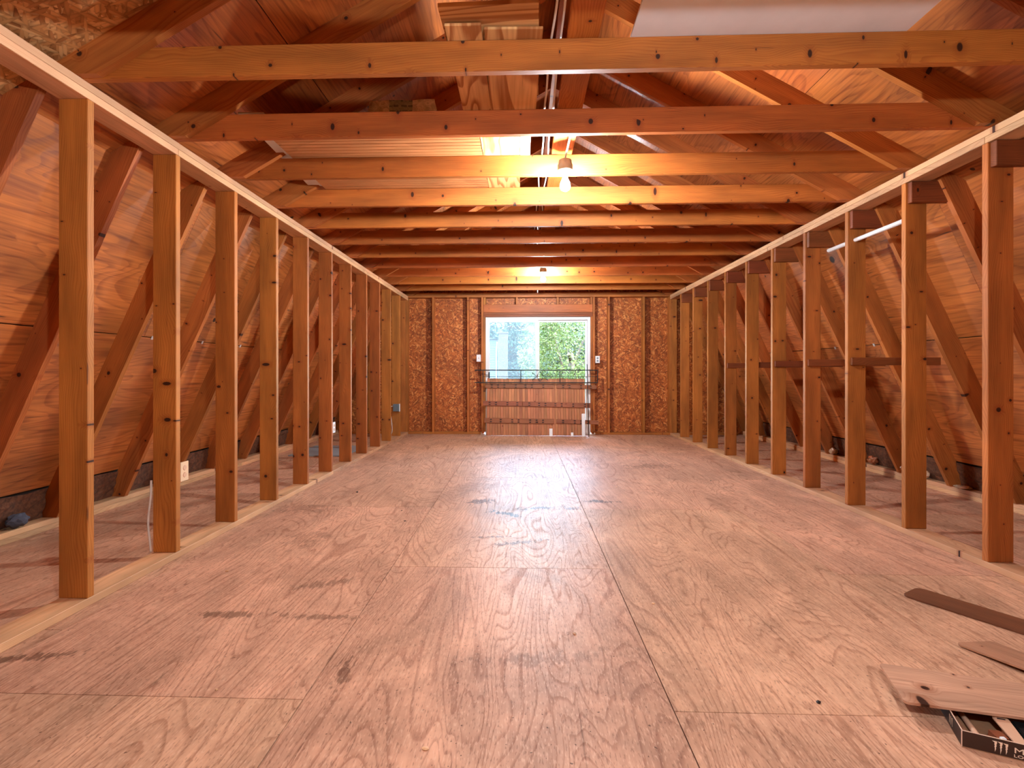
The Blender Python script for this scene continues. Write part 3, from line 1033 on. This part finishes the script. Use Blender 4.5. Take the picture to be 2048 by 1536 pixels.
# cable down the second left stud
tag(tube('loose_cable', smooth_path([(XL - SW - 0.006, SY(1) - 0.004, 0.46), (XL - SW - 0.008, SY(1) - 0.006, 0.36), (XL - SW - 0.022, SY(1) - 0.008, 0.22), (XL - SW - 0.012, SY(1) - 0.006, 0.10), (XL - SW - 0.006, SY(1) - 0.006, 0.043)], 5), 0.006, M['cable']),
    'thin white cable running down the second left stud', 'cable')

# closet rod
m = Matrix.Translation((XR + 0.055, 0, 2.13))
tag(tube('closet_rod', [(XR + 0.060, SY(2) + ST + 0.002, 2.143), (XR + 0.060, 4.49, 2.143)], 0.0165, M['white'], None, 14), 'white round closet rod between the right wall studs', 'rod')

# ------------------------------------------------------------------ at the far wall: beadboard panel, railing, offcuts
lean = 0.05
PY0 = YB - 0.20
pn = thing('beadboard_panel', 'wooden beadboard panel leaning against the sliding door', 'panel', (0.24, PY0, 0))
px0, px1 = -0.61, 1.095
n = 36
yat = lambda z: PY0 + 0.17 * z / 1.0
sw = (px1 - px0) / n
for i in range(n):
    x = px0 + sw * (i + 0.5)
    board('slat', (x, yat(0.004) + 0.002 * (i % 2), 0.006), (x, yat(0.985) + 0.002 * (i % 2), 0.985 + random.uniform(-0.006, 0.006)), sw - 0.003, 0.012, (1, 0, 0), M['slat'], pn, 0.002)
board('slat_light_block', (0.5 * (px0 + px1), yat(0.004) + 0.014, 0.006), (0.5 * (px0 + px1), yat(0.975) + 0.014, 0.975), px1 - px0 - 0.004, 0.006, (1, 0, 0), M['batten'], pn, 0.001)  # added behind the slats so no light leaks through their gaps
for (xa, za, xb, zb, h) in ((-0.645, 0.855, 0.55, 0.852, 0.075), (0.60, 0.85, 1.30, 0.835, 0.07), (-0.68, 0.555, 0.0, 0.545, 0.085), (0.01, 0.545, 1.19, 0.520, 0.085),
                            (-0.655, 0.262, 0.55, 0.248, 0.085), (0.59, 0.25, 1.32, 0.232, 0.07)):
    bt = board('batten', (xa, yat(za) - 0.018, za), (xb, yat(zb) - 0.018, zb), h, 0.016, (0, 0.17, 1), M['batten'], pn)
    x = xa + 0.1
    while x < xb - 0.05:          # nail plates and dark nail heads
        zz = za + (zb - za) * (x - xa) / (xb - xa)
        for q in (-0.018, 0.018):
            board('nail_head', (x, yat(zz + q) - 0.030, zz + q), (x + 0.034, yat(zz + q) - 0.030, zz + q), 0.013, 0.008, (0, 0, 1), M['iron'], bt, 0)
        x += random.choice((0.11, 0.17, 0.2))

ir = thing('iron_railing', 'black wrought iron railing with scrollwork resting on the beadboard panel', 'railing', (0.24, YB - 0.07, 0.9))
RY = YB - 0.10
I = M['iron']
zb_, zt_ = 0.915, 1.132
board('top_rail', (-0.83, RY, zt_), (1.318, RY, zt_), 0.018, 0.022, (0, 0, 1), I, ir, 0.002)
board('bottom_rail', (-0.83, RY, zb_), (1.318, RY, zb_), 0.018, 0.022, (0, 0, 1), I, ir, 0.002)
board('middle_bar', (-0.68, RY, 1.02), (1.30, RY, 1.02), 0.008, 0.008, (0, 0, 1), I, ir, 0.001)
for x in (-0.68, -0.02, 0.66, 1.312):
    board('upright', (x, RY, zb_ + 0.01), (x, RY, zt_ - 0.01), 0.014, 0.014, (1, 0, 0), I, ir, 0.001)
cx = 0.315
for i in range(4):
    a, b = [((-0.055, 0), (0, 0.085)), ((0, 0.085), (0.055, 0)), ((0.055, 0), (0, -0.085)), ((0, -0.085), (-0.055, 0))][i]
    A, B = Vector((cx + a[0], RY, 1.024 + a[1])), Vector((cx + b[0], RY, 1.024 + b[1]))
    mid = (A + B) / 2 + (Vector((cx, RY, 1.024)) - (A + B) / 2) * (-0.15)
    tube('scroll', smooth_path([A, mid, B], 6), 0.005, I, ir, 6)
for sx_ in (-1, 1):
    for sz in (-1, 1):
        pts = []
        for k in range(22):
            a = k / 21 * 4.6
            r = 0.034 * (1 - 0.16 * a / 1.6)
            pts.append((cx + sx_ * (0.085 + 0.028 - r * math.cos(a) * 1.0), RY, 1.024 + sz * (0.010 + 0.03 + r * math.sin(a - 1.2))))
        tube('scroll', pts, 0.0045, I, ir, 6)
tag(tube('iron_rod', [(1.135, YB - 0.30, 0.0005), (1.135, YB - 0.215, 0.45), (1.128, YB - 0.115, 1.235)], 0.007, I, None, 8), 'thin dark rod leaning upright at the right end of the railing', 'rod')

for (x0, x1, h, lab) in ((1.022, 1.078, 0.385, 'tall white offcut standing at the right end of the beadboard panel'), (0.468, 0.522, 0.13, 'short white offcut standing at the foot of the beadboard panel'),
                         (0.835, 0.878, 0.065, 'smallest white offcut at the foot of the beadboard panel')):
    xm = (x0 + x1) / 2
    o = board('trim_offcut', (xm, PY0 - 0.075, 0.001), (xm, PY0 - 0.050 + 0.10 * h, h), x1 - x0, 0.016, (1, 0, 0), M['white'])
    tag(o, lab, 'offcut', 'white offcuts by the panel')
# grey-blue panels lying on the floor behind the left studs
flat('floor_panel', -3.05, -2.30, 6.55, 7.45, 0.001, 0.012, M['blue'], 'grey blue panel lying flat behind the far left studs', 'panel')

# ------------------------------------------------------------------ eaves: loose insulation and crumpled wrap
def insul(side, label):
    bm = bmesh.new()
    rnd = random.Random(side + 5)
    for i in range(K0, K1 + 1):
        ya, yb = JY(i) + 0.006, JY(i + 1) - 0.045
        N = 10
        rows = []
        for q in range(N + 1):
            y = ya + (yb - ya) * q / N
            ring = []
            h = 0.285 + 0.012 * mnoise.noise(Vector((y * 5, 0, side * 9)))
            for j in range(7):
                t = j / 6
                z = 0.080 + (h - 0.080) * t
                back = li(z) - hw - 0.003
                thick = 0.05 * (1 - t) ** 0.8 + 0.010 + 0.022 * mnoise.noise(Vector((y * 19, j * 1.7, side * 5)))
                ring.append(bm.verts.new((mx(back + max(0.006, thick), side), y, z)))
            for z in (h, 0.080):
                ring.append(bm.verts.new((mx(li(z) - hw - 0.003, side), y, z)))
            rows.append(ring)
        n = len(rows[0])
        for a, b in zip(rows, rows[1:]):
            for j in range(n):
                bm.faces.new((a[j], a[(j + 1) % n], b[(j + 1) % n], b[j]))
        bm.faces.new(rows[0])
        bm.faces.new(rows[-1])
    o = link('loose_insulation', bm_mesh(bm, 'loose_insulation'), M['insul'], bpy.data.objects['wall_outer_right' if side > 0 else 'wall_outer_left'])
    tag(o, label, None, None, 'stuff')


insul(1, 'brown loose insulation along the right eave behind the sill')
insul(-1, 'dark loose insulation along the left eave behind the sill')


def crumple(loc, s, mat, label, seed, fl_=1.0):
    bm = bmesh.new()
    bmesh.ops.create_icosphere(bm, subdivisions=3, radius=1.0)
    for v in bm.verts:
        p = v.co * 1.0
        r = 1 + 0.35 * mnoise.noise(p * 1.7 + Vector((seed, 0, 0))) + 0.22 * abs(mnoise.noise(p * 4.1 + Vector((0, seed, 0)))) + 0.10 * mnoise.noise(p * 9)
        v.co = Vector((p.x * s * r, p.y * s * r * 1.2, p.z * s * r * fl_))
    zmin = min(v.co.z for v in bm.verts)
    for v in bm.verts:
        v.co.z -= zmin
    o = link('crumpled_wrap', bm_mesh(bm, 'crumpled_wrap'), mat, None, Matrix.Translation(loc))
    tag(o, label, 'debris', 'crumpled wrap along the eaves')


ZS = 0.0765
crumple((3.855, 6.45, ZS), 0.038, M['crumplew'], 'pale round crumpled wad on the right sill beyond the third stud', 1.3)
crumple((3.855, 5.94, ZS), 0.045, M['crumple'], 'brown crumpled wad on the right sill, farther of a pair', 2.7)
crumple((3.855, 5.74, ZS), 0.042, M['crumple'], 'shiny brown crumpled wad on the right sill, nearer of a pair', 4.1)
crumple((3.855, 5.24, ZS), 0.048, M['crumple'], 'large crumpled brown wrap on the right sill before the second stud', 6.3)
crumple((3.855, 5.02, ZS), 0.034, M['crumplew'], 'small pale crumpled wad beside the large brown wrap on the right sill', 7.7)
crumple((3.86, 4.60, ZS), 0.05, M['crumplew'], 'flat tan crumpled piece on the right sill beside the nearest stud', 9.1, 0.25)
crumple((-3.295, 4.62, ZS), 0.05, M['crumple'], 'small orange brown wad on the left sill behind the outlet', 3.3)
crumple((-3.30, 5.66, ZS), 0.055, M['whiteboard'], 'white crumpled plastic on the left sill halfway down the room', 5.3, 0.6)
crumple((-3.29, 3.22, ZS), 0.05, M['grey'], 'grey cloth bundle at the foot of the nearest left rafters', 8.3, 0.8)

# ------------------------------------------------------------------ blades on the floor, lower right
def blade(name, outline, z, t, tilt, rz, loc, mat, label):
    bm = bmesh.new()
    a = [bm.verts.new((x, -t / 2, y)) for x, y in outline]
    b = [bm.verts.new((x, t / 2, y)) for x, y in outline]
    n = len(outline)
    bm.faces.new(a)
    bm.faces.new(b[::-1])
    for i in range(n):
        bm.faces.new((a[i], b[i], b[(i + 1) % n], a[(i + 1) % n]))
    # local X length, Y thickness, Z width -> lay flat: local Z to horizontal, local Y down
    mw = Matrix.Translation(loc) @ Matrix.Rotation(rz, 4, 'Z') @ Matrix.Rotation(tilt, 4, 'Y') @ Matrix.Rotation(-math.pi / 2, 4, 'X')
    o = link(name, bm_mesh(bm, name), mat, None, mw)
    return tag(o, label, 'board', 'blade boards on the floor')


def rounded(L, w0, w1, r, skew=0.0, n=6):
    """outline from tip (x=0) to root (x=L), corner radius r at the tip"""
    pts = []
    for k in range(n + 1):
        a = math.pi / 2 + (math.pi / 2) * k / n
        pts.append((r + r * math.cos(a) + skew, w0 / 2 - r + r * math.sin(a)))
    for k in range(n + 1):
        a = math.pi + (math.pi / 2) * k / n
        pts.append((r + r * math.cos(a), -w0 / 2 + r + r * math.sin(a)))
    pts.append((L, -w1 / 2))
    pts.append((L, w1 / 2))
    return pts


blade('fan_blade', rounded(0.56, 0.172, 0.165, 0.035), 0, 0.007, 0.0, math.radians(-58), (1.925, 2.60, 0.0045), M['bladeA'], 'dark brown fan blade board with a rounded tip on the floor')
blade('fan_blade', rounded(0.56, 0.150, 0.120, 0.02, 0.03), 0, 0.007, -0.07, math.radians(-71), (1.806, 2.125, 0.006), M['bladeB'], 'brown fan blade board with a raised end between two others')
blade('fan_blade', rounded(0.62, 0.225, 0.19, 0.012, 0.015), 0, 0.008, 0.0, math.radians(-13.5), (1.228, 1.752, 0.0545), M['bladeC'], 'pale knotty blade board resting on top of the cardboard tray')

# ------------------------------------------------------------------ cardboard tray with odds and ends
TA = -math.atan2(.054, .125)
TO = Vector((1.282, 1.531, 0.0))
TM = Matrix.Translation(TO) @ Matrix.Rotation(TA, 4, 'Z')
TLx, TLy, THh = 0.40, 0.265, 0.048
tr = thing('cardboard_tray', 'black printed cardboard drinks tray holding odd hardware', 'tray', TO, TA)


def lbox(name, x0, x1, y0, y1, z0, z1, mat, parent, rz=0.0, M0=None, bev=0.0):
    bm = bmesh.new()
    bmesh.ops.create_cube(bm, size=1.0)
    for v in bm.verts:
        v.co = Vector((v.co.x * (x1 - x0), v.co.y * (y1 - y0), v.co.z * (z1 - z0)))
    if bev:
        bmesh.ops.bevel(bm, geom=bm.edges[:], offset=bev, segments=2, affect='EDGES')
    return link(name, bm_mesh(bm, name), mat, parent, (M0 or TM) @ Matrix.Translation(((x0 + x1) / 2, (y0 + y1) / 2, (z0 + z1) / 2)) @ Matrix.Rotation(rz, 4, 'Z'))


c = 0.003
lbox('tray_bottom', 0, TLx, 0, TLy, 0.0005, 0.003, M['cardin'], tr)
fw = lbox('tray_wall', 0, TLx, 0, c, 0.003, THh, M['card'], tr)
lbox('tray_wall', 0, TLx, TLy - c, TLy, 0.003, THh, M['card'], tr)
lw = lbox('tray_wall', 0, c, c, TLy - c, 0.003, THh, M['card'], tr)
lbox('tray_wall', TLx - c, TLx, c, TLy - c, 0.003, THh, M['card'], tr)
lbox('tray_liner', c, TLx - c, c, c + 0.001, 0.003, THh - 0.001, M['cardin'], tr)
lbox('tray_liner', c, c + 0.001, c + 0.001, TLy - c, 0.003, THh - 0.001, M['cardin'], tr)
lbox('tray_edge', -0.0005, TLx, -0.0005, c - 0.0008, THh, THh + 0.0012, M['cardedge'], tr)
lbox('tray_edge', -0.0005, c - 0.0008, c, TLy, THh, THh + 0.0012, M['cardedge'], tr)
lbox('tray_edge', -0.0012, 0.0008, -0.0012, 0.0010, 0.001, THh, M['cardedge'], tr)


def flat_poly(bm, pts, y):
    a = [bm.verts.new((x, y, z)) for x, z in pts]
    b = [bm.verts.new((x, y - 0.0006, z)) for x, z in pts]
    n = len(pts)
    bm.faces.new(a)
    bm.faces.new(b[::-1])
    for i in range(n):
        bm.faces.new((a[i], b[i], b[(i + 1) % n], a[(i + 1) % n]))


# claw mark: three ragged strokes
for i, (x, top) in enumerate(((0.0, 0.0), (0.012, 0.0), (0.024, -0.001))):
    bm = bmesh.new()
    zt = 0.040 + top
    X = 0.071 + x
    low = (0.010, 0.006, 0.009)[i]
    flat_poly(bm, [(X - 0.004, zt), (X + 0.007, zt), (X + 0.0066, zt - 0.006), (X + 0.0052, zt - 0.010), (X + 0.0060, zt - 0.013), (X + 0.0044, zt - 0.018), (X + 0.0050, zt - 0.021), (X + 0.0022, low),
                   (X + 0.0022, zt - 0.019), (X + 0.0012, zt - 0.016), (X + 0.0022, zt - 0.012), (X + 0.0010, zt - 0.009), (X + 0.0020, zt - 0.0045), (X - 0.001, zt - 0.002)], -0.0002)
    link('printed_claw_mark', bm_mesh(bm, 'printed_claw_mark'), M['print'], fw, TM)
    bm = bmesh.new()
    flat_poly(bm, [(0.0, 0.036), (0.004, 0.036), (0.0035, 0.024), (0.0028, 0.010), (0.0018, 0.022), (0.0012, 0.030)], 0.0)
    link('printed_claw_mark', bm_mesh(bm, 'printed_claw_mark'), M['print'], lw, TM @ Matrix.Translation((-0.0002, 0.10 - i * 0.011, 0.001)) @ Matrix.Rotation(-math.pi / 2, 4, 'Z'))


def text_mesh(body, size, ext=0.0004, shear=0.0):
    cu = bpy.data.curves.new('lettering', 'FONT')
    cu.body = body
    cu.size = size
    cu.extrude = ext
    cu.shear = shear
    ob = bpy.data.objects.new('lettering', cu)
    COL.objects.link(ob)
    bpy.context.view_layer.update()
    me = bpy.data.meshes.new_from_object(ob.evaluated_get(bpy.context.evaluated_depsgraph_get()))
    bpy.data.objects.remove(ob)
    bpy.data.curves.remove(cu)
    return me


for body, size, x, z in (('MONSTER', 0.0215, 0.1135, 0.0195), ('LO-CARB', 0.0115, 0.1135, 0.0075)):
    me = text_mesh(body, size)
    me.transform(Matrix.Diagonal((1.45, 1, 1, 1)))
    link('printed_lettering', me, M['print'], fw, TM @ Matrix.Translation((x, -0.0004, z)) @ Matrix.Rotation(math.pi / 2, 4, 'X'))

# contents
bm = bmesh.new()
pts = []
for k in range(13):
    a = math.pi * k / 12
    pts.append((0.020 * math.cos(a), 0.045 + 0.018 * math.sin(a)))
for k in range(13):
    a = math.pi + math.pi * k / 12
    pts.append((0.015 * math.cos(a) + 0.002, -0.040 + 0.014 * math.sin(a)))
a = [bm.verts.new((x, y, 0)) for x, y in pts]
b = [bm.verts.new((x, y, 0.004)) for x, y in pts]
bm.faces.new(a[::-1])
bm.faces.new(b)
for i in range(len(pts)):
    j = (i + 1) % len(pts)
    bm.faces.new((a[i], a[j], b[j], b[i]))
bk = thing('mounting_bracket', 'tan rounded bracket with a slot in the cardboard tray', 'bracket', TM @ Vector((0.134, 0.070, 0.0035)), TA)
BM_ = TM @ Matrix.Translation((0.134, 0.078, 0.034)) @ Matrix.Rotation(0.12, 4, 'Z') @ Matrix.Rotation(0.12, 4, 'X')
bp = link('bracket_plate', bm_mesh(bm, 'bracket_plate'), M['tan'], bk, BM_)
lbox('slot', -0.010, 0.010, -0.002, 0.002, 0.0035, 0.0048, M['iron'], bp, 0.0, BM_ @ Matrix.Translation((0.0, 0.045, 0)))
lbox('bracket_foot', -0.014, 0.014, -0.012, 0.012, -0.029, -0.001, M['batten'], bk, 0.0, BM_ @ Matrix.Translation((0.0, 0.0, 0)))
o = lbox('wooden_block', 0.088, 0.118, 0.045, 0.080, 0.0035, 0.028, M['batten'], None, 0.3)
tag(o, 'small brown wooden block beside the bracket in the tray', 'block')
o = lbox('white_connector', 0.094, 0.108, 0.022, 0.034, 0.0035, 0.040, M['white'], None, 0.4, bev=0.002)
tag(o, 'tiny white square connector at the front of the tray', 'connector')
o = lbox('white_connector', 0.074, 0.082, 0.040, 0.050, 0.0035, 0.022, M['white'], None, 0.8, bev=0.002)
tag(o, 'tiny white connector left of the wooden block in the tray', 'connector')
o = lbox('dark_fitting', 0.163, 0.195, 0.040, 0.150, 0.0035, 0.034, M['iron'], None, 0.05, bev=0.003)
tag(o, 'dark metal fitting right of the bracket in the tray', 'fitting')
o = lbox('wood_strip', 0.018, 0.032, 0.045, 0.20, 0.0035, 0.014, M['bladeB'], None, -0.04)
tag(o, 'flat wood strip along the left side of the tray', 'strip')
o = tube('metal_tube', [(0.052, 0.050, 0.013), (0.050, 0.09, 0.013), (0.049, 0.11, 0.013), (0.044, 0.19, 0.013)], [0.008, 0.0085, 0.0085, 0.008], M['tan'], None, 12, TM)
tag(o, 'short tan metal tube lying in the tray', 'tube')

# small chips scattered on the floor
chips = [(-0.86, 3.72, 0.012), (0.22, 2.14, 0.014), (0.62, 2.43, 0.010), (-1.5, 4.6, 0.02), (-0.6, 3.15, 0.01), (1.05, 3.3, 0.012), (0.98, 1.72, 0.012),
         (-1.05, 1.72, 0.008), (1.36, 3.9, 0.012), (-0.95, 4.0, 0.011), (0.9, 4.9, 0.014), (-0.28, 1.47, 0.013), (1.9, 5.2, 0.015), (-1.62, 2.75, 0.012)]
for i, (x, y, s) in enumerate(chips):
    bm = bmesh.new()
    bmesh.ops.create_icosphere(bm, subdivisions=1, radius=s)
    for v in bm.verts:
        v.co = Vector((v.co.x * random.uniform(0.6, 1.2), v.co.y * random.uniform(0.4, 0.8), max(v.co.z, -s * 0.2) * 0.3 + s * 0.06))
    o = link('wood_chip', bm_mesh(bm, 'wood_chip'), M['plate'] if i % 3 else M['iron'], None, Matrix.Translation((x, y, 0.0008)) @ Matrix.Rotation(i * 1.7, 4, 'Z'))
    tag(o, 'tiny chip of debris lying on the plywood floor', 'debris', 'chips scattered on the floor')

# ------------------------------------------------------------------ outdoors
bm = bmesh.new()
bmesh.ops.create_grid(bm, x_segments=40, y_segments=40, size=60)
for v in bm.verts:
    v.co.z = 0.15 * mnoise.noise(v.co * 0.15)
g_ = link('lawn', bm_mesh(bm, 'lawn', True), M['grass'], None, Matrix.Translation((0, 62, -3.4)))
tag(g_, 'green lawn far below outside the sliding door', None, None, 'structure')


def tree(loc, crown_c, rad, nleaf, leaf, mat, label, seed):
    rnd = random.Random(seed)
    t = thing('tree', label, 'tree', loc, 0, 'trees outside the sliding door')
    base = Vector(loc)
    cc = Vector(crown_c)
    bm = bmesh.new()
    tube_bm(bm, [base, base.lerp(cc, 0.5) + Vector((0.15, 0, 0)), cc], [0.28, 0.2, 0.10], 8)
    for k in range(7):
        a = rnd.uniform(0, 6.28)
        e = cc + Vector((math.cos(a) * rad[0] * 0.7, math.sin(a) * rad[1] * 0.7, rnd.uniform(-0.3, 0.7) * rad[2]))
        s = base.lerp(cc, rnd.uniform(0.55, 0.95))
        tube_bm(bm, [s, s.lerp(e, 0.5) + Vector((0, 0, 0.2)), e], [0.09, 0.06, 0.02], 6)
    link('trunk', bm_mesh(bm, 'trunk', True), M['bark'], t)
    # leaves in clumps
    verts, faces = [], []
    clumps = []
    for k in range(max(14, nleaf // 260)):
        while True:
            p = Vector((rnd.uniform(-1, 1), rnd.uniform(-1, 1), rnd.uniform(-1, 1)))
            if p.length < 1:
                break
        p = p.normalized() * (p.length ** 0.5)
        clumps.append((Vector((p.x * rad[0], p.y * rad[1], p.z * rad[2])), rnd.uniform(0.18, 0.34) * min(rad)))
    for k in range(nleaf):
        c0, r0 = clumps[k % len(clumps)]
        p = c0 + Vector((rnd.gauss(0, 1), rnd.gauss(0, 1), rnd.gauss(0, 0.8))) * r0
        q = Vector((p.x / rad[0], p.y / rad[1], p.z / rad[2])).length
        p = cc + (p / q * rnd.uniform(0.85, 1.0) if q > 1 else p)
        ax = Vector((rnd.gauss(0, 1), rnd.gauss(0, 1), rnd.gauss(0, 1))).normalized()
        bx = ax.orthogonal().normalized()
        s = leaf * rnd.uniform(0.6, 1.3)
        i = len(verts)
        verts += [p - ax * s, p + bx * s * 0.55, p + ax * s, p - bx * s * 0.55]
        faces.append((i, i + 1, i + 2, i + 3))
    me = bpy.data.meshes.new('foliage')
    me.from_pydata([tuple(v) for v in verts], [], faces)
    me.update()
    f = link('foliage', me, mat, t)
    tag(f, None, None, None, 'stuff')


tree((2.1, 21, -3.4), (2.0, 21, 1.9), (2.2, 1.8, 2.2), 24000, 0.055, M['leaf_bright'], 'bright yellow green leafy tree seen through the right door pane', 1)
NM = ['far left tree standing well beyond the neighbouring house', 'blue green tree rising behind the neighbouring house roof', 'blue green tree behind the brick chimney',
      'deep green tree behind the bright yellow green one', 'broad green tree far to the right outside']
for i, x in enumerate((-9.4, -4.7, 0.0, 4.7, 9.4)):
    tree((x, 37.5, -3.4), (x, 37.5, 1.9), (2.25, 2.0, 3.55), 16000, 0.13, M['leaf_mid' if i % 2 == 0 else 'leaf_dark'], NM[i], 10 + i)
NM = ['hazy tree of the far row left of the house roof', 'hazy tree of the far row beyond the chimney', 'hazy tree of the far row in the middle of the door view', 'hazy tree of the far row to the right of the door view']
for i, x in enumerate((-7.05, -2.35, 2.35, 7.05)):
    tree((x, 43, -3.4), (x, 43, 2.3), (2.2, 2.0, 3.75), 12000, 0.15, M['leaf_dark' if i % 2 == 0 else 'leaf_mid'], NM[i], 20 + i)

hs = thing('neighbour_house', 'blue grey sided neighbouring house with a brick chimney outside', 'house', (-4.5, 33, -3.4))
hx0, hx1, hy = -8.0, -1.42, 30.0
box('wall', hx0, hx1, hy + 0.05, hy + 3.6, -3.4, 3.05, M['bluesiding'], hs)
z = -3.35
bm = bmesh.new()
k = 0
while z < 2.95:
    vs = [bm.verts.new(q) for q in ((hx0, hy + 0.045, z + 0.14), (hx1, hy + 0.045, z + 0.14), (hx1, hy + 0.015, z), (hx0, hy + 0.015, z))]
    bm.faces.new(vs)
    vs2 = [bm.verts.new(q) for q in ((hx0, hy + 0.015, z), (hx1, hy + 0.015, z), (hx1, hy + 0.045, z), (hx0, hy + 0.045, z))]
    bm.faces.new(vs2)
    z += 0.14
tag(link('siding_courses', bm_mesh(bm, 'siding_courses'), M['bluesiding'], hs), None, None, None, 'stuff')
prism_xz('roof', [(hx0 - 0.3, 3.06), (hx1 + 0.02, 3.06), ((hx0 + hx1) / 2, 3.5)], hy - 0.2, hy + 3.8, 0, M['shingle'], hs)
chim = box('chimney', -1.36, -0.84, 29.6, 30.1, -3.4, 3.35, M['brick'], hs, 0.0, 'x')
box('chimney_cap', -1.40, -0.80, 29.56, 30.14, 3.352, 3.45, M['brick'], chim, 0.01)
tube('downspout', [(-1.50, 29.9, -3.3), (-1.50, 29.9, 2.4), (-1.46, 29.9, 2.9)], 0.035, M['white'], hs, 8)
